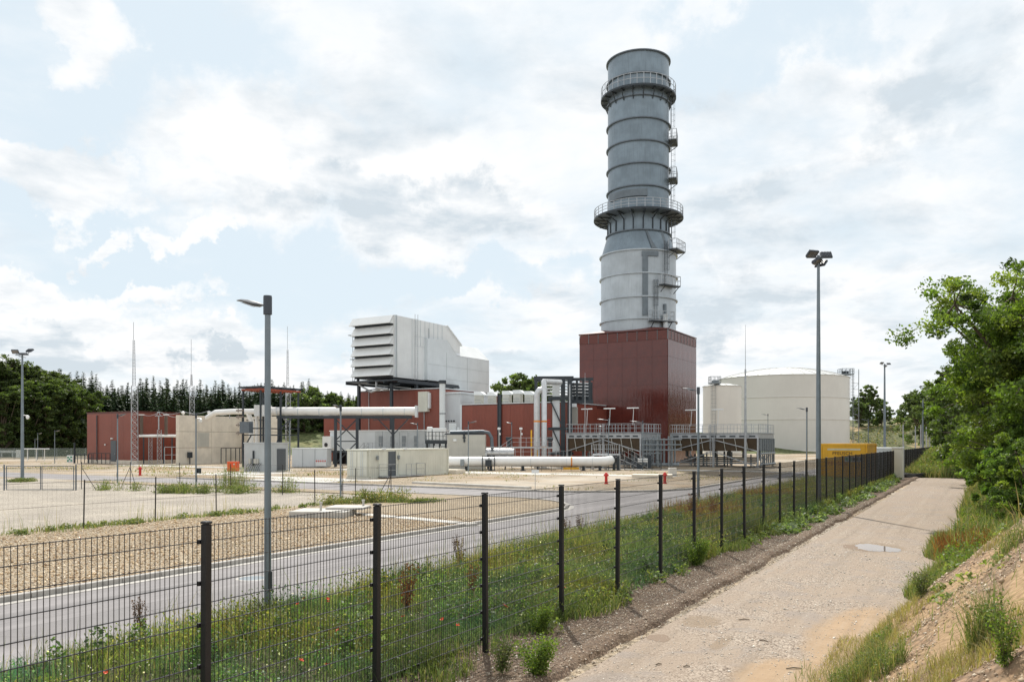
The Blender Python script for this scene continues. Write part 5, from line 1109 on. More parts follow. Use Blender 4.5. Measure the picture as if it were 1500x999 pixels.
# ---------------------------------------------------------------- coolers
def cooler(name, label, s0, s1, t0, t1, seed, gap=()):
    r = thing(name, label, 'cooler', s1, t0, 0, 'dry coolers on legs'); w = s1-s0; zb, zt, zd = 2.0, 3.55, 4.15
    b = B(r); b.box(s0+.25, s1-.25, t0+.12, t1-.2, zb, zt); b.build('fin_bundle', M['brown'], r)
    n = 6
    b = B(r)
    for k in range(1, 8):
        x = s0+w*k/8; b.bar((x-.12, t0+.06, zt), (x+.14, t0+.06, zb), .06)
    b.each('bundle_strap', M['beige_wall'], r)
    b = B(r); b.box(s0, s1, t0, t0+.12, zt, zd-.02); b.box(s0, s1, t1-.12, t1, zt, zd-.02); b.box(s0, s0+.12, t0+.122, t1-.122, zt, zd-.02); b.box(s1-.12, s1, t0+.122, t1-.122, zt, zd-.02); b.each('fascia', M['galv'], r)
    b = B(r)
    for k in range(9): x = s0+.4+(w-.8)*k/8.6; b.box(x, x+(w-.8)/8.6*.62, t0-.02, t0-.002, zt+.16, zt+.34)
    b.build('fascia_slot', M['steel_dark'], r)
    b = B(r); b.box(s0-.1, s1+.1, t0-.1, t1+.1, zd-.015, zd+.05); b.build('deck', M['galv_dull'], r)
    b = B(r); rail(b, [(s0,t0,zd+.05),(s1,t0,zd+.05),(s1,t1,zd+.05),(s0,t1,zd+.05)], 1.1, .85, .032, closed=True); b.build('guard_rail', M['galv'], r)
    for x in (s0+.1, (s0+s1)/2, s1-.1):
        for y in (t0+.1, t1-.1): b = B(r); b.box(x-.09, x+.09, y-.09, y+.09, 0, zt-.002); b.box(x-.18,x+.18,y-.18,y+.18,0,.03); b.build('leg', M['galv'], r)
    m = (s0+s1)/2; b = B(r)
    for z0, z1 in ((zb-.0, zt-.2), (.1, zb-.1)): b.bar((s0+.1,t0+.0,z0),(m-.2,t0+.0,z1),.10); b.bar((m+.2,t0+.0,z1),(s1-.1,t0+.0,z0),.10)
    b.bar((s1,t0+.2,.2),(s1,t1-.2,1.9),.08); b.each('brace', M['galv'], r)
    b = B(r); ladder(b, m, t0-.25, .1, zd+1.1, (1,0), .5, .3, .36, (0,-1)); b.build('caged_ladder', M['galv'], r)
    # header boxes with tubes on the end
    b = B(r); b.box(s1-.24, s1+.02, t0+.3, t1-.3, zb+.1, zt-.1)
    for k in range(8): y = t0+.5+(t1-t0-1)*k/7; b.tube([(s1+.15,y,.3),(s1+.15,y,zt)], .09, 6)
    b.tube([(s1+.2,t0+.3,.35),(s1+.2,t1-.3,.35)], .16, 8); b.tube([(s1+.2,t0+.3,1.7),(s1+.2,t1-.3,1.7)], .12, 8); b.build('header_pipe', M['galv_dull'], r)
    # fan motors and pumps under the deck
    rr = random.Random(seed)
    for k in range(6):
        x = s0+w*(k+.5)/6; b = B(r); b.lathe(x, (t0+t1)/2, [(.0,1.2),(.22,1.22),(.22,1.98)], 12); b.build('fan_motor', M['galv_dull'], r, True)
    b = B(r)
    for k in range(14):
        x = s0+.5+(w-1)*rr.random(); y = t0+1+(t1-t0-2)*rr.random(); h = rr.uniform(1.3, 1.95); b.tube([(x,y,0),(x,y,h)], rr.choice((.05,.09,.12)), 6)
    for k in range(4): y = t0+1.2+1.4*k; b.tube([(s0+.5,y,.5+.2*k),(s1-.6,y,.5+.2*k)], .1, 6)
    b.build('service_pipe', M['galv_dull'], r)
    for k in range(3 if s1 < -30 else 2):
        x = s0+w*(k+.6)/3.2; b = B(r); b.tube([(x,t0+2,zd+1),(x+.1,t0+2,zd+3.0)], .035, 5); b.bb(x-.75, x+.75, t0+1.9, t0+2.1, zd+3.0, zd+3.12, .03); b.build('strip_lamp', M['white'], r)
    return r
cooler('dry_cooler', 'left dry cooler with brown coil bank before the red stack house', -44.4, -34.6, 88, 94.6, 1)
cooler('dry_cooler', 'right dry cooler with brown coil bank before the off-white tanks', -34.5, -23.4, 97.7, 105.7, 2)
# small platform in front of the left cooler
r = thing('valve_platform', 'small railed steel platform at the right end of the long white pipe', 'platform', *at(868, 88.5), 0, rz=TH)
b = B(); b.box(0, 3.1, 0, 1.6, 1.62, 1.74)
for x in (.05, 1.5, 2.95):
    for y in (.05, 1.5): b.box(x, x+.12, y, y+.12, 0, 1.61)
b.build('deck', M['galv'], r)
b = B(); rail(b, [(0,0,1.74),(3.1,0,1.74),(3.1,1.6,1.74),(0,1.6,1.74)], 1.1, .42, .03, closed=True); b.build('railing', M['galv'], r)
b = B(); b.box(2.2, 2.5, -.5, -.2, 0, 1.6); b.box(2.62, 2.9, -.5, -.2, 0, 1.6); b.each('support_post', M['steel_dark'], r)
b = B(); ladder(b, 3.3, -.2, 0, 1.8, (1,0), .5); rail(b, [(3.3,.2,1.7),(6.2,.6,.2)], 1.0, .9, .03); b.build('stair', M['galv'], r)
b = B(); rail(b, [(3.5,-.6,0),(7.5,-.6,0)], 1.1, 1.0, .04); b.build('low_rail', M['steel_dark'], r)
b = B(); b.bb(5.0, 6.1, -.2, -.1, .9, 1.3, .01); b.build('sign_plate', M['white'], r)
r = thing('pipe_cluster', 'bundle of grey pipes between the two coolers', 'pipes', *at(945, 92), 0, rz=TH)
b = B()
for k in range(9): x = .2+.42*k; b.tube([(x,.3*(k%3),.3),(x,.3*(k%3),3.3+.25*(k%4))], .10+.04*(k%2), 8)
for z in (2.2, 2.8, 3.4): b.tube([(-.4,-.2,z),(4.2,-.2,z)], .08, 8)
b.tube([(0,.4,.5),(4,.4,.5)], .2, 8); b.build('pipe', M['galv_dull'], r, True)
b = B(); b.bb(.1,.6,-.6,-.2,.1,1.6,.03); b.bb(-1.0,-.4,-.6,-.2,.0,1.3,.03); b.each('pump_cabinet', M['steel_dark'], r)
# ---------------------------------------------------------------- tanks
def tank(name, label, X, Y, R_, h, hd, rings, na, ladder_ang, pang):
    s, t = ST(X, Y); r = thing(name, label, 'storage tank', s, t, 0, None, TH)
    zs = [0]+rings+[h]
    for z0, z1 in zip(zs[:-1], zs[1:]): b = B(); b.lathe(0,0,[(R_,z0),(R_,z1)], 96); b.build('shell_course', M['tank'], r, True)
    for z in rings: b = B(); b.lathe(0,0,[(R_,z-.09),(R_+.14,z-.07),(R_+.14,z+.07),(R_,z+.09)], 96); b.build('wind_girder', M['tank'], r)
    b = B(); b.lathe(0,0,[(R_,h-.12),(R_+.15,h-.1),(R_+.15,h+.05),(R_,h+.06)], 96); b.build('top_rim', M['tank_roof'], r)
    prof = [(R_*math.cos(k*math.pi/2/10) if k < 10 else .01, 0) for k in range(11)]
    b = B(); rad = (R_*R_+hd*hd)/(2*hd); pr = []
    for k in range(11): x = R_*(1-k/10); pr.append((max(x,.01), h+.03+math.sqrt(rad*rad-x*x)-(rad-hd)))
    b.lathe(0,0,pr,48); b.build('roof', M['tank_roof'], r, False)
    b = B()
    for q in range(na):
        a = 2*math.pi*q/na; b.tube([((x)*math.cos(a), (x)*math.sin(a), z+.05) for x, z in pr[:-1]], .07 if R_ > 8 else .04, 4, False)
    b.build('roof_rib', M['beige_wall'], r)
    b = B(); b.lathe(0,0,[(R_+.3,0),(R_+.3,.5),(R_,.5)], 72); b.build('base_ring', M['concrete'], r)
    a = ladder_ang; b = B(); sc = 1.0
    ladder(b, (R_+.3)*math.cos(a), (R_+.3)*math.sin(a), 0, h+1, (-math.sin(a), math.cos(a)), .8, .6, .6, (math.cos(a), math.sin(a))); b.build('caged_ladder', M['galv_dull'], r)
    return r, a
r, a = tank('storage_tank', 'huge off-white cylindrical tank with ribbed dome roof on the right', 81.0, 238.6, 18.6, 21.7, 3.2, [9.3, 15.5], 36, math.radians(-22), 0)
b = B(); cx, cy = 18.0*math.cos(a), 18.0*math.sin(a); b.box(cx-2.2, cx+1.2, cy-1.6, cy+1.6, 22.4, 22.6); rail(b, [(cx-2.2,cy-1.6,22.6),(cx+1.2,cy-1.6,22.6),(cx+1.2,cy+1.6,22.6),(cx-2.2,cy+1.6,22.6)], 1.6, 1.2, .07, closed=True); b.build('roof_platform', M['galv_dull'], r)
b = B(); b.bb(cx-1.5, cx+.2, cy-.5, cy+.5, 22.6, 23.6, .1); b.each('roof_valve', M['steel_dark'], r)
b = B()
for k in range(6):      # stair tower
    z = 3.6*k; b.bar((cx+1.2,cy-.8,z+.2),(cx+2.9,cy-.8,z+.2),.09); b.bar((cx+1.2,cy-.8,z+2),(cx+2.9,cy-.8,z+2),.09); b.bar((cx+1.2,cy-.8,z+.2),(cx+2.9,cy-.8,z+2),.06)
for x in (1.2, 2.9): b.box(cx+x-.07, cx+x+.07, cy-.9, cy-.7, 0, 24)
b.build('stair_tower', M['galv_dull'], r)
r, a = tank('water_tank', 'smaller off-white cylindrical tank between red block and the huge tank', 50.1, 190, 4.45, 16.2, .7, [], 12, math.radians(-128), 0)
b = B(); cx, cy = 4.2*math.cos(a), 4.2*math.sin(a); b.box(cx-1.2, cx+1.2, cy-1.0, cy+1.2, 16.6, 16.8); rail(b, [(cx-1.2,cy-1.0,16.8),(cx+1.2,cy-1.0,16.8),(cx+1.2,cy+1.2,16.8),(cx-1.2,cy+1.2,16.8)], 1.5, .8, .05, closed=True); b.bb(cx-.7,cx+.9,cy-.5,cy+.4,16.8,17.5,.1); b.build('roof_platform', M['galv_dull'], r)
# pale posts of the far perimeter fence on the slope
fp = thing('perimeter_fence', 'row of tall pale thin fence posts at the foot of the sandy hillside', 'fence', *ST(70, 130), 0, rz=TH)
for k, (px, Z, top) in enumerate(((1323,122,622),(1341,126,624),(1349,133,622),(1357,142,625),(1362,150,628),(1366,160,620),(1372,172,626))):
    b = B(); X = (px-750)/1167*Z; b.tube([(X-70, Z-130, 0), (X-70, Z-130, EYE+(646-top)*Z/1167)], .09, 6); b.build('post', M['galv'], fp)
# far left clutter
r = thing('trailer_roof', 'low white flat-roofed shelter at the left edge before the wood', 'shelter', *atg(8, 669), 0, rz=TH)
b = B(); b.bb(-6, 2.4, -1.2, 1.2, .85, 1.35, .05); b.build('roof', M['white'], r)
for x in (-4, -1.8, -.2, 2.0): b = B(); b.box(x-.1, x+.1, -1, -.8, 0, .845); b.build('leg', M['white_cool'], r)
b = B(); b.box(-5,1.6,-.3,.6,0,.8); b.build('core', M['steel_dark'], r)
solo(B().bb(-.6,.6,-.4,.4,0,1.5,.04), 'white_cabinet', M['white'], 'small white cabinet right of the low white shelter by the wood', 'cabinet', *atg(29, 670), 0, rz=TH)
for px, lb in ((40,'leftmost tiny flat lamp on a stem before the wood'),(53,'middle tiny flat lamp on a stem before the wood'),(65,'rightmost tiny flat lamp on a stem before the wood')):
    b = B(); b.tube([(0,0,0),(0,0,1.9)], .06, 5); b.bb(-.7,.7,-.2,.2,1.9,2.05,.03); solo(b, 'bollard_lamp', M['white'], lb, 'bollard lamp', *at(px, 128), 0, rz=TH)
r = thing('green_sign_box', 'small white box with green marks beside black railings left of the red building', 'sign', *atg(103, 677), 0, rz=TH)
b = B(); b.bb(-.45,.45,-.2,.2,.0,1.05,.02); b.build('box', M['white'], r)
for x, z in ((-.25,.75),(.22,.8),(-.02,.5),(-.28,.25),(.25,.28)): b = B(); b.box(x-.12,x+.12,-.215,-.202,z-.12,z+.12); b.build('green_mark', M['green_sign'], r)
r = thing('black_railing', 'black tubular railing left of the red building corner', 'railing', *at(108, 116), 0, rz=TH); b = B(); rail(b, [(0,0,0),(2.6,0,0)], 1.3, .5, .05, toe=False); b.tube([(.1,0,0),(.1,0,3.0)], .15, 6); b.build('frame', M['steel_dark'], r)
r = thing('black_railing', 'black tubular railing right before the red building door side', 'railing', *at(130, 113), 0, rz=TH); b = B(); rail(b, [(0,0,0),(3.2,-.4,0)], 1.5, .6, .05, toe=False); b.build('frame', M['steel_dark'], r)
# perimeter mesh fence far behind, in front of the wood
r = thing('far_fence', 'long grey mesh fence running in front of the left wood', 'fence', *ST(-90, 140), 0, rz=TH)
b = B()
for k in range(40): b.tube([(-60+k*2.5,0,0),(-60+k*2.5,0,2.0)], .04, 4)
for z in (.1,1,1.95): b.tube([(-60,0,z),(38,0,z)], .02, 3)
b.build('post', M['galv_dull'], r)
fm, nt, bb2, out = newmat('mesh_haze'); bb2.inputs['Base Color'].default_value = (.2,.24,.2,1); bb2.inputs['Alpha'].default_value = .3; bb2.inputs['Roughness'].default_value = .7
b = B(); b.box(-60,38,-.01,.01,.1,1.95); b.build('mesh_panel', fm, r)
# ================================================================== vegetation
G_NEAR = [(.11,.17,.03),(.15,.21,.04),(.075,.125,.025),(.18,.23,.05),(.12,.175,.055)]
G_DARK = [(.045,.07,.022),(.06,.09,.028),(.075,.11,.035),(.09,.125,.04)]
G_FAR = [(.085,.125,.05),(.11,.15,.06),(.13,.17,.075)]
def deciduous(h, rad, zc, nl, ncl, per, size, cols, seed, flat=False):
    rr = np.random.default_rng(seed); tr = B()
    base = Vector((0,0,-.3)); fork = Vector((rr.normal(0,.1), rr.normal(0,.1), zc*.8))
    tr.tube([base, fork*.5, fork, Vector((0,0,h*.75))], [rad*.075, rad*.06, rad*.05, rad*.015], 8)
    lobes = []
    for k in range(nl):
        a = 2*math.pi*(k+rr.uniform(-.3,.3))/nl*2.4; f = rr.uniform(.25, 1); z = zc+(h-zc)*rr.uniform(.08, .92)
        w = math.sqrt(max(.05, 1-((z-zc)/(h-zc)*2-.85)**2*.7))
        if flat: w = .75+.25*(z-zc)/(h-zc); z = min(z, h-rad*.28); f = max(f, .45)
        R_ = rad*f*w*.85
        lobes.append((Vector((R_*math.cos(a), R_*math.sin(a), z)), rad*rr.uniform(.22,.42)))
    lobes.append((Vector((0,0,h-rad*.35)), rad*.4)); lobes.append((Vector((0,0,(h+zc)/2)), rad*.5))
    cl = []
    for c, q in lobes:
        st = fork.lerp(Vector((0,0,h*.6)), float(rr.uniform(0,.8))); mid = st.lerp(c, .5)+Vector((0,0,-.05*h*rr.random()))
        tr.tube([st, mid, c], [rad*.03, rad*.018, rad*.006], 5)
        for _ in range(max(2, int(ncl/len(lobes)))):
            d = Vector(rr.normal(0,1,3)).normalized(); p = c+d*q*rr.uniform(.55, 1.15); cl.append((p, q*rr.uniform(.22,.42)))
            if rr.random() < .35: tr.tube([c, p], [rad*.006, rad*.003], 3)
    P = []; CC = []
    for p, q in cl:
        n = int(per*rr.uniform(.5,1.4)); d = rr.normal(0,1,(n,3)); d /= np.linalg.norm(d, axis=1)[:,None]
        P.append(np.array(p)+d*(q*rr.uniform(.25,1.1,(n,1)))*np.array([1,1,.72])); base_c = np.array(cols)[rr.integers(0, len(cols))]*rr.uniform(.75,1.25)
        CC.append(np.tile(base_c, (n,1))*rr.uniform(.75,1.3,(n,1)))
    P = np.concatenate(P); CC = np.concatenate(CC); V, F, c = leaves(P, size, CC, .3)
    return tr.mesh('trunk', M['bark'], True), npmesh('crown', V, F, M['leaf'], c)
def tree(me, name, label, s, t, z, sc, rz, group=None, cat='tree'):
    o = bpy.data.objects.new(name, None); COL.objects.link(o); o.location = W(s,t,z); o.rotation_euler = (0,0,rz); o.scale = sc if isinstance(sc, tuple) else (sc,)*3
    meta(o, label, cat, group)
    for n, m in zip(('trunk','crown'), me):
        c = bpy.data.objects.new(n, m); COL.objects.link(c); c.parent = o
    return o
near1 = deciduous(10.6, 5.2, 4.6, 36, 520, 135, .14, G_NEAR, 21, True)
near2 = deciduous(11.5, 5.0, 1.6, 26, 400, 170, .15, G_NEAR+G_DARK[:1], 22)
mid1 = deciduous(12, 5.2, .8, 24, 260, 90, .30, G_DARK+G_NEAR[:2], 23)
mid2 = deciduous(13, 5.5, .8, 24, 260, 90, .30, G_DARK, 24)
far1 = deciduous(14, 6, 1.5, 20, 200, 60, .55, G_FAR, 25); far2 = deciduous(15, 5.5, 2, 20, 200, 60, .55, G_FAR+G_DARK, 26); far3 = deciduous(12, 6, .8, 20, 200, 60, .5, G_FAR, 27)
def tr_at(me, name, label, px, Z, z, sc, rz, group=None, cat='tree'): s, t = at(px, Z); return tree(me, name, label, s, t, z, sc, rz, group, cat)
tr_at(near1, 'broadleaf_tree', 'nearest leafy tree whose bright branches reach over the path from the right', 1548, 32, .2, (1.05,1.05,.93), .6)
tr_at(near2, 'broadleaf_tree', 'tall leafy tree at the right picture edge behind the bushes', 1590, 30, .6, (.90,.90,.80), 2.2)
tr_at(mid2, 'broadleaf_tree', 'dark leafy tree right behind the nearest overhanging tree', 1515, 43, .3, (.85,.85,.80), 1.0)
tr_at(mid1, 'broadleaf_tree', 'shaded leafy tree at the right of the path end', 1462, 56, .3, .80, 2.9)
tr_at(mid2, 'broadleaf_tree', 'dark leafy tree directly above the weedy rise', 1442, 70, .8, .84, 4.0)
tr_at(mid1, 'broadleaf_tree', 'rounded leafy tree behind the weedy rise, near the black fence end', 1410, 92, 1.0, .95, 5.0)
tr_at(mid2, 'broadleaf_tree', 'broad tree filling the gap behind the dark right-hand trees', 1470, 80, .5, 1.05, 3.3)
tr_at(far1, 'broadleaf_tree', 'grey-green tree mass right of the farthest floodlight mast', 1390, 150, 1.0, 1.02, .4)
tr_at(far3, 'broadleaf_tree', 'bushy grey-green tree left of the farthest floodlight mast', 1350, 178, 3.0, .95, 1.4)
tr_at(far2, 'broadleaf_tree', 'tall hazy tree at the right end of the hillside', 1420, 175, 2.0, 1.2, 2.4)
for k, (px, Z, z, sc) in enumerate(((1258,262,7,.75),(1272,266,7,.95),(1292,270,7.5,.72),(1320,275,8,.5),(1340,280,8,.5))):
    tr_at((far3, far2, far1, far3, far3)[k], 'hill_tree', ('hilltop leafy tree touching the right edge of the huge tank','middle hilltop leafy tree between the huge tank and the far mast','hilltop leafy tree just left of the far floodlight mast','low round hilltop tree right of the far floodlight mast','low round hilltop tree where the right-hand wood begins')[k], px, Z, z, sc, k*1.3, 'trees on the hillside crest')
# bushes on the bank
bush1 = deciduous(2.6, 1.5, .1, 14, 150, 150, .09, G_NEAR, 31); bush2 = deciduous(2.4, 1.4, .1, 14, 150, 150, .09, [(.11,.17,.04),(.13,.20,.05),(.08,.14,.035)], 32)
for px, Z, sc, lb, m in ((1488,27,1.15,'bright green bush under the nearest tree at the path side',bush2),(1525,24,1.1,'green bush at the right picture edge on the bank',bush1),(1464,33,1.05,'rounded green bush on the path edge below the dark trees',bush2),(1495,37,1.7,'tall dense bush beneath the overhanging tree',bush1),(1452,45,1.5,'dark bush where the path nears its end on the right',bush1),(1432,60,1.3,'bush at the right corner of the path end',bush2),(1560,28,1.6,'large bush at the right edge behind the dirt bank',bush2)):
    s, t = at(px, Z); tree(m, 'bush', lb, s, t, float(bank_h(s, t)) if Z < 55 else .1, sc, px*.7, None, 'bush')
# hall tree, left wood
for px, Z, sc, k in ((741,190,1.32,0),(760,188,1.22,1),(779,192,1.5,2)): tr_at((far1,far2,far3)[k], 'broadleaf_tree', ('left','middle','right')[k]+' one of three leafy trees behind the roof vents of the low red hall', px, Z, 0, sc, k*2.0, 'trees behind the low hall')
def spruce(h, r, seed, cols):
    r *= 1.5
    rr = np.random.default_rng(seed); tr = B(); tr.tube([(0,0,-.5),(0,0,h*.6),(0,0,h*.98)], [h*.014, h*.009, .03], 6)
    P = []; CC = []; n = int(h*2.1); z0 = h*.03
    V = []; F = []; C2 = []; m = 0
    for i in range(n):
        f = i/n; z = z0+(h-z0)*f**.95; R_ = r*(1-f)**.95*rr.uniform(.75,1.15)+.04; nb = int(7+6*(1-f))
        for k in range(nb):
            a = 2*math.pi*(k+rr.random())/nb; L_ = R_*rr.uniform(.65,1.15); dr = -.28*L_+rr.normal(0,.12)
            d = np.array([math.cos(a), math.sin(a), 0]); q = np.array([-d[1], d[0], 0]); c = cols[rr.integers(0,len(cols))]; c = np.array(c)*rr.uniform(.7,1.25)
            segs = 3
            for g_ in range(segs):
                u0 = g_/segs; u1 = (g_+1)/segs+.08; w = .62*(1-u0*.55)*(.12+L_*.50)
                p0 = np.array([0,0,z])+d*L_*u0+np.array([0,0,dr*u0*u0]); p1 = np.array([0,0,z])+d*L_*u1+np.array([0,0,dr*u1*u1+.06])
                tilt = np.array([0,0,rr.uniform(-.55,-.1)*w])
                for sgn in (-1,1):
                    V += [p0, p0+q*w*sgn+tilt+d*.1, p1+q*w*.7*sgn+tilt+d*.15, p1]; F.append([m,m+1,m+2,m+3]); C2 += [c]*4; m += 4
    return tr.mesh('trunk', M['bark'], True), npmesh('crown', np.array(V), np.array(F), M['needle'], np.array(C2))
SP = [(.032,.056,.028),(.042,.070,.032),(.052,.080,.034),(.032,.050,.028)]
spr = [spruce(21, 3.6, 40+k, SP) for k in range(5)]
# the wood: two staggered rows of spruces one can tell apart, plus the mass behind them
rr = random.Random(5); lab = 'dark spruce in the conifer wood on the left'
X0 = 96
def pxh(px): return [21.5,20.6,20,19.6,19.4,19.2,19,18.6,18.2,17.8][min(9, max(0, int((px-90)/45)))]
n = 0
for row, (Z, st) in enumerate(((224, 9), (231, 9), (239, 9), (248, 9.5))):
    px = 84+row*2.3
    while px < 560:
        if True:
            hh = pxh(px)*rr.choice((rr.uniform(.80,.95), rr.uniform(.95,1.02), rr.uniform(.98,1.12)))*Z/226*(1-.10*(row == 0)); s, t = at(px, Z+rr.uniform(-4,4)); X, Y, _ = W(s, t); z = float(slope_h(np.array(X), np.array(Y)))
            if px > 400: hh *= .94-.12*(px > 470)
            me = spr[rr.randrange(5)]
            tree(me, 'spruce_tree', lab, s, t, z-.3, (hh/21*rr.uniform(.85,1.15), hh/21*rr.uniform(.85,1.15), max(.5, (hh-z*.7)/21)), rr.uniform(0,6.28), 'spruces of the left wood'); n += 1
        px += st*rr.uniform(.5, 1.5)
# leafy trees at the far left
fl1 = deciduous(22, 7, 4, 30, 420, 100, .46, [(.06,.085,.03),(.075,.10,.04),(.09,.12,.05)], 61); fl2 = deciduous(21, 6.5, 1.0, 30, 380, 90, .48, G_DARK, 62)
for k, (px, Z, sc, m, lb) in enumerate(((-14,172,1.02,fl1,'tall sunlit leafy tree at the left picture edge'),(16,176,1.0,fl1,'tall leafy tree left of the left floodlight mast'),(50,180,.98,fl1,'tall pale leafy tree right of the left floodlight mast'),(74,186,.93,fl1,'last pale leafy tree before the spruces begin'),(4,164,.72,fl2,'dark lower tree at the foot of the wood, left edge'),(36,168,.80,fl2,'dark lower tree behind the left floodlight mast'),(66,172,.84,fl2,'dark lower tree right of the two close distant lamps'),(96,178,.86,fl2,'dark lower tree beside the first spruces'),(120,186,.80,fl2,'dark low tree left of the red building edge'),(-30,168,.95,fl2,'dark leafy tree mostly beyond the left edge'))):
    tr_at(m, 'broadleaf_tree', lb, px, Z, 0, (sc*1.15, sc*1.15, sc*.92), k*1.7)
for k, (px, Z, sc) in enumerate(((446,215,1.0),(462,219,.98),(478,222,.9),(508,226,.86),(524,226,.84),(492,230,.86))): tr_at((far1,far2,far3)[k%3], 'broadleaf_tree', ('first','second','third','fifth','last','fourth')[k]+' green leafy tree going right from the steel gantry to the filter house', px, Z, 3.5, (1.05*sc, 1.05*sc, sc*(1,.94,1.15)[k%3]), k, 'leafy trees left of the filter house')
# woods beyond both picture edges (they mirror in the glossy cladding)
for k in range(15):
    X = -185+7*k+rr.uniform(-4,4); Y = -45+13*k*.55+rr.uniform(-5,5)
    if X/max(Y, .1) > -.9 and Y > 0: continue
    tree((far1,far2,far3)[k%3], 'broadleaf_tree', 'leafy tree of the wood beyond the left picture edge', *ST(X, Y), 0, 1.0, k, 'wood beyond the left edge')
for k in range(14):
    X = 112+6.5*k+rr.uniform(-3,3); Y = 128+5.0*k+rr.uniform(-4,4)
    tree((far1,far2,far3)[k%3], 'broadleaf_tree', 'leafy tree of the wood behind the overhanging trees on the right', *ST(X, Y), 0, 1.0, k, 'wood behind the right-hand trees')
# undergrowth that closes the wood below the crowns
P = []; 
for _ in range(26000):
    px = rr.uniform(-40, 560); Z = rr.uniform(176 if px < 130 else 216, 236); X = (px-750)/1167*Z
    P.append((X, Z, float(rr.random()**1.5*9)+(2 if px > 130 else 0)))
P = np.array(P); V, F, c = leaves(P, 1.1, pick([(.018,.028,.014),(.025,.04,.018),(.035,.05,.02)], len(P)), .2)
o = put('undergrowth', npmesh('undergrowth', V, F, M['needle'], c)); meta(o, 'dark undergrowth and low branches filling the foot of the left wood', 'undergrowth', None, 'stuff')
# hillside scrub
n = 7000; X = RNG.uniform(80, 200, n); Y = RNG.uniform(225, 268, n); Z = hill_h(X, Y); k = vnoise(X, Y, .09) > -.15
P = np.stack([X, Y, Z+RNG.uniform(0,.5,n)], 1)[k]; V, F, c = leaves(P, .6, pick([(.11,.14,.05),(.15,.17,.07),(.24,.21,.10),(.09,.12,.04),(.34,.26,.14)], len(P)), .5)
o = put('hill_scrub', npmesh('hill_scrub', V, F, M['blade'], c)); meta(o, 'olive scrub dotted over the sandy hillside', 'scrub', None, 'stuff')
# ---------------------------------------------------------------- grass verge behind the fence
GR = [(.15,.20,.065),(.19,.24,.08),(.25,.27,.11),(.11,.16,.05),(.31,.30,.15),(.17,.21,.11)]
DRY = [(.34,.27,.13),(.42,.34,.18),(.28,.22,.10),(.38,.33,.20)]
def scatter(n, s0, s1, t0, t1, zf=None, dens=None):
    s = RNG.uniform(s0, s1, n); t = RNG.uniform(t0, t1, n)
    if dens is not None: k = RNG.random(n) < dens(s, t); s = s[k]; t = t[k]
    z = zf(s, t) if zf is not None else np.zeros(len(s))
    return np.stack([s, t, z], 1)
verge_z = lambda s, t: .03+.05*vnoise(s, t, .35)
clump = lambda s, t: (.35+.65*(vnoise(s, t, .8)+.5*vnoise(s, t, 2.3) > -.25))*np.clip((s+11.75)*3, 0, 1)
def tone(P, c):
    """patch-wise drift between yellow-green and blue-green, light and dark"""
    a = vnoise(P[:,0], P[:,1], .55)[:,None]+.6*vnoise(P[:,0]+9, P[:,1], 1.7)[:,None]; k = vnoise(P[:,0]+31, P[:,1]+4, .9)[:,None]+.5*vnoise(P[:,0], P[:,1]+50, 2.6)[:,None]
    return c*(1+.38*k)*np.clip(np.concatenate([1+.40*a, 1+.14*a, 1-.25*a], 1), .4, 1.8)
_pick = pick
parts = []
P = scatter(60000, -11.75, -6.35, 1, 20, verge_z, clump); hs = .34+.18*vnoise(P[:,0], P[:,1], .5); parts.append(blades(P, hs, .010, tone(P, pick(GR, len(P))), .8))
P = scatter(60000, -11.7, -6.35, 20, 48, verge_z, clump); hs = .46+.24*vnoise(P[:,0], P[:,1], .4); parts.append(blades(P, hs, .018, tone(P, pick(GR, len(P))), .8))
P = scatter(36000, -11.6, -6.3, 48, 90, verge_z, clump); parts.append(blades(P, .5, .035, tone(P, pick(GR, len(P))), .7))
P = scatter(6500, -11.3, -6.6, 3, 30, verge_z, lambda s, t: vnoise(s, t, .6) > 0); parts.append(blades(P, .55, .007, pick(DRY+GR[:2], len(P)), .35))
P = scatter(9000, -11.3, -6.6, 24, 60, verge_z, lambda s, t: vnoise(s, t, .5) > -.1); parts.append(blades(P, .8, .014, pick(DRY+GR[:3], len(P)), .3, ))
P = scatter(5200, -11.4, -8.2, 28, 44, verge_z, lambda s, t: vnoise(s+5, t, .35) > .1); parts.append(blades(P, .75, .02, pick([(.30,.14,.07),(.24,.12,.06),(.36,.24,.12)], len(P)), .4))
P = scatter(2600, -11.6, -10.2, 4, 60, verge_z, lambda s, t: vnoise(s, t, 1.1) > .25); parts.append(blades(P, .8, .012, pick(DRY[:2]+GR[:2], len(P)), .3))
# right of the fence: creeping weeds along its foot
P = scatter(16000, -6.5, -5.9, 7, 75, None, lambda s, t: (vnoise(s*0+3, t, .45) > .0+.25*(t < 20))*(s < -6.0+.3*vnoise(t, t*0, .8))); P[:,2] = .05; parts.append(blades(P, .20, .02, pick(GR, len(P)), .8))
stuff('verge_grass', 'green meadow grass with dry stems growing between the road and the fence', 'grass', parts, M['blade'])
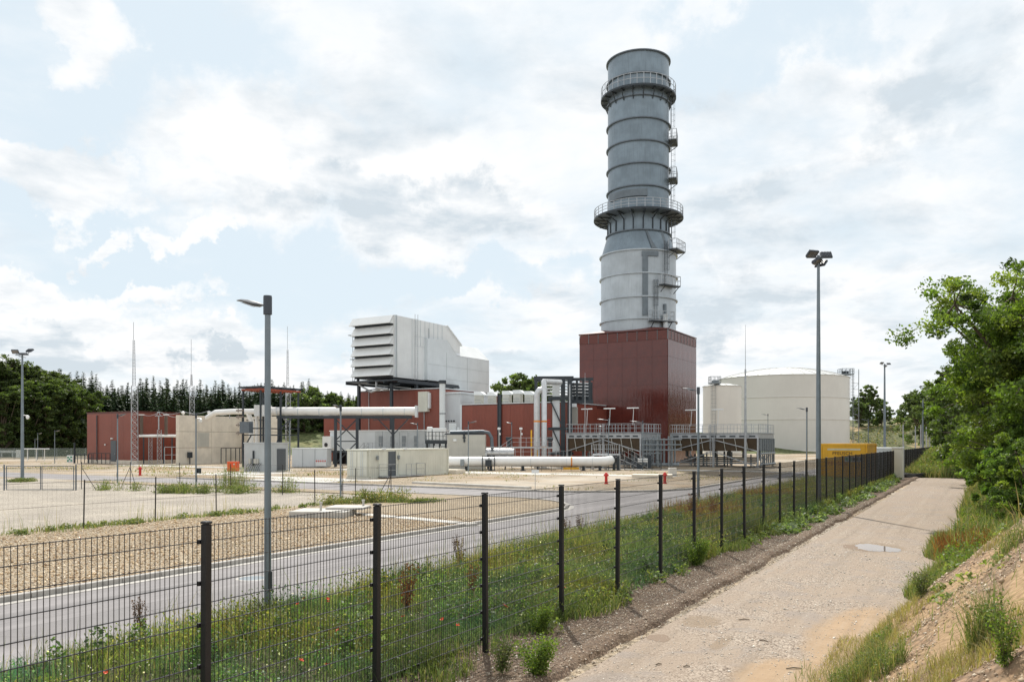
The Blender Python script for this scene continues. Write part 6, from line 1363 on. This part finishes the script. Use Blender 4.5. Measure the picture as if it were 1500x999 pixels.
# small herb leaves in the verge
parts = []
P = scatter(80000, -11.5, -6.3, 1, 30, verge_z, clump); P[:,2] += RNG.random(len(P))**1.3*.38*(1+.8*vnoise(P[:,0], P[:,1], .8)); parts.append(leaves(P, .045, tone(P, pick(GR+[(.10,.16,.07),(.09,.15,.05)], len(P))), .4))
P = scatter(26000, -11.5, -6.3, 30, 75, verge_z, clump); P[:,2] += RNG.random(len(P))*.5; parts.append(leaves(P, .10, tone(P, pick(GR, len(P))), .4))
P = scatter(2200, -11, -6.6, 2, 30, verge_z, lambda s, t: vnoise(s, t, .7) > .1); P[:,2] += .3+RNG.random(len(P))*.15; parts.append(leaves(P, .03, pick([(.75,.75,.68),(.70,.62,.72)], len(P)), .4))
def rosettes(n, s0, s1, t0, t1, r, cols, zf, lf=.11, per=40, hgt=.22):
    Q = []; CC = []
    for _ in range(n):
        s = random.uniform(s0, s1); t = random.uniform(t0, t1); q = r*random.uniform(.5,1.3); m = int(per*random.uniform(.6,1.4)); a = RNG.uniform(0, 6.28, m); d = q*np.sqrt(RNG.random(m)); z = hgt*(1-(d/q)**2)*RNG.uniform(.4,1.1,m)
        Q.append(np.stack([s+d*np.cos(a), t+d*np.sin(a), zf(s, t)+z], 1)); CC.append(pick(cols, m, .12))
    return leaves(np.concatenate(Q), lf, np.concatenate(CC), .8)
PALE = [(.20,.26,.15),(.24,.30,.19),(.16,.23,.11)]
parts.append(rosettes(16, -11, -6.8, 9, 26, .30, PALE, lambda s, t: .08, .15, 26, .2)); 
parts.append(rosettes(60, -11, -6.6, 6, 30, .28, [(.09,.15,.05),(.07,.12,.04)], lambda s, t: .1, .07, 130, .45))
parts.append(rosettes(34, -6.7, -6.1, 11, 30, .22, GR[:3]+PALE[:1], lambda s, t: .05, .09, 60, .28))
parts.append(rosettes(85, -6.5, -5.5, 28, 70, .34, PALE+GR[:2], lambda s, t: .05, .16, 50, .32))
stuff('verge_herbs', 'small leafy herbs and pale rosettes low in the verge grass', 'weeds', parts, M['leaf'])
# poppies
pm_ = B()
for k in range(5):
    a = k*1.257; pm_.add([(0,0,0),(.035*math.cos(a-.5),.035*math.sin(a-.5),.015),(.045*math.cos(a),.045*math.sin(a),.03),(.035*math.cos(a+.5),.035*math.sin(a+.5),.015)], [(0,1,2,3)])
pmat = pm('poppy_petal', (.75,.07,.02), .6); poppy_me = pm_.mesh('petals', pmat); sm_ = B(); sm_.tube([(0,0,-.42),(.02,0,-.2),(0,0,0)], .004, 4); stem_me = sm_.mesh('stem', M['leaf'] if False else pm('poppy_stem', (.08,.13,.04), .7))
for px, py in ((436,887),(445,878),(480,879),(481,883),(495,925),(441,970),(648,909),(670,918),(738,888),(479,976),(590,905),(826,862),(156,987),(860,905)):
    s, t = atg(px, py, .42)
    if s > -6.6: s = -6.9
    o = thing('poppy', 'red poppy flower in the verge grass behind the fence', 'poppy', s, t, .44, 'poppies in the verge', random.uniform(0,6)); inst('petals', poppy_me, o, rot=(random.uniform(-.6,.6), random.uniform(-.6,.6), 0), sc=(.85,.85,.85)); inst('stem', stem_me, o)
# tall dock plants, rust brown
def dock(seed, h, cols, spread=.24):
    r_ = random.Random(seed); Q = []; CC = []; tb = B()
    for k in range(9):
        a = r_.uniform(0,6.28); l = spread*r_.uniform(.1,1); top = Vector((l*math.cos(a), l*math.sin(a), h*r_.uniform(.5,1))); tb.tube([(0,0,0), top*.5+Vector((0,0,.03)), top], [.007,.005,.003], 4)
        for q in range(70): u = .25+.75*r_.random(); p = top*u; Q.append((p.x+r_.gauss(0,.03), p.y+r_.gauss(0,.03), p.z)); 
    Q = np.array(Q); V, F, c = leaves(Q, .035, pick(cols, len(Q)), .1)
    return tb.mesh('stem', M['wood']), npmesh('seed_head', V, F, M['blade'], c)
RUST = [(.20,.075,.03),(.26,.10,.04),(.15,.06,.03)]; BRN = [(.10,.05,.03),(.14,.07,.04)]
dk1 = dock(1, 1.0, RUST); dk2 = dock(2, .95, BRN, .22)
for px, py, me, lb, sc in ((595,905,dk1,'rust-coloured dock plant in the verge right of the second fence post',1.1),(672,835,dk2,'dark brown dock plant at the road side left of the third fence post',1.0),(830,800,dk2,'slim dark dock plant just right of the fourth fence post',1.0),(1012,765,dk1,'rusty dock plant at the foot of the middle street lamp',1.3),(1043,770,dk1,'rusty dock plant right of the middle street lamp foot',1.3),(205,935,dk2,'thin dark dock plant standing in the near verge at left',.75),(850,790,dk2,'slim brown dock plant by the road kerb past the fourth post',.9),(690,880,dk1,'small rusty dock plant left of the third fence post',.8)):
    s, t = atg(px, py); s = min(s, -6.75); o = thing('dock_plant', lb, 'plant', s, t, .03, 'tall dock plants in the verge'); inst('stem', me[0], o, sc=(sc,)*3); inst('seed_head', me[1], o, sc=(sc,)*3)
# weeds along the lot fence
parts = []
fl = lambda s, t: (np.abs(s+28.0) < .45+.4*vnoise(s*0, t, .5))*(vnoise(t, t*0+2, .4) > -.45)
P = scatter(3000, -29, -27.1, 8, 34, None, fl); P[:,2] = .06; parts.append(blades(P, .22, .03, pick(GR+DRY[:1], len(P)), .8))
P = scatter(260, -29, -27.1, 12, 30, None, lambda s, t: vnoise(s, t, .6) > .05); P[:,2] = .06; parts.append(blades(P, .8, .012, pick(DRY+GR[:2], len(P)), .3))
leafy = []
def along(pts, n, w, hgt, bw, cols, lean=.6):
    for _ in range(max(3, n//45)):
        k = random.randrange(len(pts)-1); u = random.random(); cx = pts[k][0]+(pts[k+1][0]-pts[k][0])*u+random.gauss(0,w); cy = pts[k][1]+(pts[k+1][1]-pts[k][1])*u+random.gauss(0,w)
        m = random.randint(8, 40); hh = hgt*random.uniform(.35, 1.25); q = random.uniform(.1, .35); P = np.stack([RNG.normal(cx,q,m), RNG.normal(cy,q,m), np.full(m,.03)], 1)
        parts.append(blades(P, hh, bw*.6, pick(cols, m)*random.uniform(.7,1.2), lean)); ml = m*6
        Pl = np.stack([RNG.normal(cx,q*1.1,ml), RNG.normal(cy,q*1.1,ml), .05+hh*.85*RNG.random(ml)**1.4], 1); leafy.append(leaves(Pl, .09, pick(cols, ml)*random.uniform(.7,1.15), .4))
along([atg(470,742),atg(540,738),atg(600,735)], 1000, .45, .75, .03, GR+DRY[:2], .45)
along([atg(640,738),atg(560,737)], 700, .35, .25, .04, GR, .9)
along([atg(240,722),atg(290,722),atg(375,724)], 1300, .65, .6, .035, GR+[(.17,.19,.08)], .45)
along([atg(320,716),atg(345,716)], 500, .5, 1.5, .03, GR+[(.25,.24,.12)], .3)
along([atg(150,718),atg(190,719)], 300, .5, .7, .035, GR, .5); along([atg(400,722),atg(430,722)], 250, .4, 1.0, .03, GR+DRY[:1], .4)
along([atg(20,706),atg(45,706)], 700, .3, .3, .05, GR, .8)
P = scatter(7000, -70, -15, 46, 80, None, lambda s, t: vnoise(s, t, .25)+.4*vnoise(s, t, .9) > .35); P[:,2] = .0; parts.append(blades(P, .14, .05, pick(GR[2:]+DRY, len(P)), 1.0))
P = scatter(6000, -130, -50, 50, 66, None, lambda s, t: vnoise(s, t, .2)+.4*vnoise(s, t, .7) > .2); parts.append(blades(P, .18, .06, pick(GR[2:]+DRY, len(P)), 1.0))
parts += leafy
parts.append(rosettes(46, -28.5, -27.5, 9, 33, .35, GR, lambda s, t: .08, .10, 70, .2))
stuff('lot_weeds', 'strips of green and dry weeds along the thin lot fence and yard edges', 'weeds', parts, M['blade'])
# bank vegetation
parts = []
bz = lambda s, t: bank_h(s, t)
dry_d = lambda s, t: .25+.75*(vnoise(s, t, .5)+.5*vnoise(s, t, 1.6) > .05)*(t < 11.5)
P = scatter(44000, -2.3, 2.6, 5.5, 14.5, bz, lambda s, t: ((s < -1.0+.3*vnoise(t, s, .8)) | (t < 8.6+.8*vnoise(s, t, .9)) | (vnoise(s, t, 1.3) > .55))*(vnoise(s, t, .6)+.5*vnoise(s, t, 1.7) > -.05+.09*np.clip(t-9, 0, 9))*(s > -2.0)); parts.append(blades(P, .17, .006, pick(DRY+[(.28,.27,.10),(.33,.33,.12)], len(P)), 1.1))
P = scatter(5200, -2.2, 1.8, 6.5, 15, bz, lambda s, t: (vnoise(s+7, t, .9) > .22)*(.15+.85*(s < -.9))); parts.append(blades(P, .22, .008, pick(GR+[(.19,.22,.07)], len(P)), .8))
for cs, ct, r_, n, h in ((-1.75,9.9,.28,1500,.30),(-1.4,11.0,.34,1700,.32),(-.95,10.2,.2,600,.30),(.0,8.7,.16,900,.45),(-1.35,12.4,.25,600,.25),(.3,12.6,.2,500,.3),(-1.0,8.6,.3,700,.25)):
    a = RNG.uniform(0, 6.28, n); d = r_*np.sqrt(RNG.random(n)); s = cs+d*np.cos(a); t = ct+d*np.sin(a); k_ = RNG.random(n) < .3; parts.append(blades(np.stack([s, t, bz(s, t)], 1)[k_], h*1.1, .007, pick(GR+DRY[:1], int(k_.sum())), .9)); Pl = np.stack([s, t, bz(s, t)+h*.9*RNG.random(n)**1.3], 1)[~k_]; parts.append(leaves(Pl, .028, pick(GR, len(Pl)), .35))
# grassy foot of the bank farther on
P = scatter(30000, -1.9, 1.5, 17, 30, bz, lambda s, t: (s > -1.15-.4*vnoise(t, t*0, .6)-.02*(t-17))*1.0); parts.append(blades(P, .35, .016, pick(GR+[(.19,.22,.07),(.24,.25,.09)]+DRY[:1], len(P)), .7))
P = scatter(22000, -1.6, 5, 24, 75, bz, lambda s, t: (s > -.9-.3*vnoise(t, t*0, .4))*1.0); parts.append(blades(P, .6, .035, pick(GR+[(.19,.22,.07)]+DRY[:2], len(P)), .7))
P = scatter(9000, .2, 5, 16.5, 28, bz, lambda s, t: vnoise(s, t, .5) > -.2); parts.append(blades(P, .7, .02, pick(DRY+GR[:2], len(P)), .6))
P = scatter(900, -1.2, .2, 24, 27.5, bz, None); parts.append(blades(P, .55, .02, pick(RUST+[(.32,.13,.05)], len(P)), .5))
# weedy rise at the path end
rz_ = lambda s, t: rise_h(s, t)
P = scatter(26000, -6.0, 5, 78.5, 100, rz_, None); parts.append(blades(P, .95, .06, pick(GR+[(.20,.21,.09),(.27,.25,.12)]+DRY[:2], len(P)), .6))
stuff('bank_grass', 'dry yellow grass and green weeds growing over the earth bank', 'grass', parts, M['blade'])
parts = []
P = scatter(26000, -1.6, 3.5, 18, 40, bz, lambda s, t: (s > -.8-.3*vnoise(t, t*0, .5))*(vnoise(s, t, .7) > -.3)); P[:,2] += RNG.random(len(P))*.5; parts.append(leaves(P, .07, pick(G_NEAR, len(P)), .4))
P = scatter(9000, -5.5, 4, 79, 98, rz_, lambda s, t: vnoise(s, t, .5) > -.1); P[:,2] += RNG.random(len(P))*1.2; parts.append(leaves(P, .16, pick(G_NEAR+[(.20,.22,.10)], len(P)), .4))
parts.append(rosettes(10, -1.9, 1.2, 8, 15, .2, GR[:3], lambda s, t: float(bank_h(s, t)), .07, 60, .16))
stuff('bank_herbs', 'broad-leaved weeds covering the overgrown bank and the rise behind the path', 'weeds', parts, M['leaf'])
# leafy weeds standing in the dirt strip
def weed(seed, h, r_, cols, n=700, lf=.05):
    g_ = np.random.default_rng(seed); tb = B(); Q = []
    for k in range(14):
        a = g_.uniform(0,6.28); l = r_*g_.uniform(.3,1); top = np.array([l*math.cos(a), l*math.sin(a), h*g_.uniform(.6,1)]); tb.tube([(0,0,-.02), tuple(top*.5+[0,0,.04]), tuple(top)], [.005,.004,.002], 4)
        u = g_.random(n//14)[:,None]; Q.append(top*u*[1.1,1.1,1]+g_.normal(0,.03+.09*r_,(n//14,3))*[1,1,.5]+[0,0,.03])
    Q = np.concatenate(Q); V, F, c = leaves(Q, lf, pick(cols, len(Q)), .35); return tb.mesh('stem', M['bark']), npmesh('leaf_cluster', V, F, M['leaf'], c)
wd1 = weed(1, .55, .26, G_NEAR+[(.14,.22,.05)], 2600, .034); wd2 = weed(2, .45, .22, [(.09,.13,.04),(.16,.17,.09)], 1200, .032); wd3 = weed(3, .8, .20, G_NEAR, 1100, .035)
for px, py, me, lb, sc, sm in ((787,998,wd1,'bright green leafy weed on the dirt strip at the bottom edge',1.0,1),(735,990,wd2,'thin sparse weed left of the bright one on the dirt strip',.95,1),(745,925,wd1,'low dark-leaved weed at the fence foot near the third post',.8,0),(1010,830,wd1,'leafy weed at the fence foot below the middle posts',1.2,0),(1472,955,wd3,'tall green weed standing on the bank at the right edge',.62,2),(1350,895,wd2,'small green weed halfway up the dry bank',.9,2)):
    if sm == 2: Z = {1472:6.0,1350:12.2}[px]; s, t = at(px, Z); z = float(bank_h(s, t))
    else: s, t = atg(px, py); z = .06; s = s if sm else -6.3
    o = thing('weed_plant', lb, 'plant', s, t, z); inst('stem', me[0], o, sc=(sc,)*3); inst('leaf_cluster', me[1], o, sc=(sc,)*3)
# loose stones
def stones(name, label, P, size, cols, mat):
    n = len(P); base = np.array([(1,0,0),(-.5,.87,0),(-.5,-.87,0),(0,0,.9),(0,0,-.5)]); tf = np.array([(0,1,3),(1,2,3),(2,0,3),(1,0,4),(2,1,4),(0,2,4)])
    sc = (size*RNG.lognormal(0,.45,n))[:,None,None]*RNG.uniform(.6,1.2,(n,1,3)); a = RNG.uniform(0,6.28,n); R_ = np.zeros((n,3,3)); R_[:,0,0]=np.cos(a); R_[:,0,1]=-np.sin(a); R_[:,1,0]=np.sin(a); R_[:,1,1]=np.cos(a); R_[:,2,2]=1
    V = np.einsum('nij,nkj->nki', R_, base[None]*sc*RNG.uniform(.7,1.3,(n,5,1)))+P[:,None,:]; F = (tf[None]+5*np.arange(n)[:,None,None]).reshape(-1,3)
    c = np.repeat(pick(cols, n, .15), 5, 0); o = put(name, npmesh(name, V.reshape(-1,3), F, mat, c)); o.rotation_euler = (0,0,-TH); meta(o, label, 'stones', None, 'stuff')
sm2, nt, b2, out = newmat('loose_stone'); a_ = nt.nodes.new('ShaderNodeAttribute'); a_.attribute_name = 'Col'; nt.links.new(a_.outputs['Color'], b2.inputs['Base Color']); b2.inputs['Roughness'].default_value = .9
P = scatter(26000, -6.6, -4.75, 5, 45, lambda s, t: np.maximum(strip_h(s, t), .012)+.004); stones('strip_stones', 'small loose stones lying on the dirt strip beside the fence', P, .011, [(.34,.27,.2),(.5,.43,.34),(.24,.18,.13),(.58,.52,.44)], sm2)
P = scatter(24000, -2.2, 3.2, 5, 17.5, lambda s, t: bz(s, t)+.004, lambda s, t: (vnoise(s, t, .7) > -.35)*1.0); stones('bank_stones', 'small pale stones strewn on the dry earth bank', P, .012, [(.36,.26,.17),(.46,.36,.25),(.30,.22,.15),(.52,.44,.34)], sm2)
P = scatter(15000, -4.9, -1.3, 6, 26, lambda s, t: s*0+.013, lambda s, t: .35+.65*(vnoise(s, t, .9) > .1)); stones('path_stones', 'scattered chippings on the surface of the gravel path', P, .010, [(.52,.47,.41),(.4,.36,.31),(.62,.57,.5)], sm2)
P = scatter(42000, -29, -16.95, 6, 27, lambda s, t: s*0+.088, lambda s, t: s > -27.6+0*t); stones('bed_stones', 'crushed tan stones on the gravel bed between road and lot', P, .022, [(.36,.25,.14),(.48,.36,.22),(.6,.5,.36),(.3,.2,.12),(.56,.48,.38)], sm2)
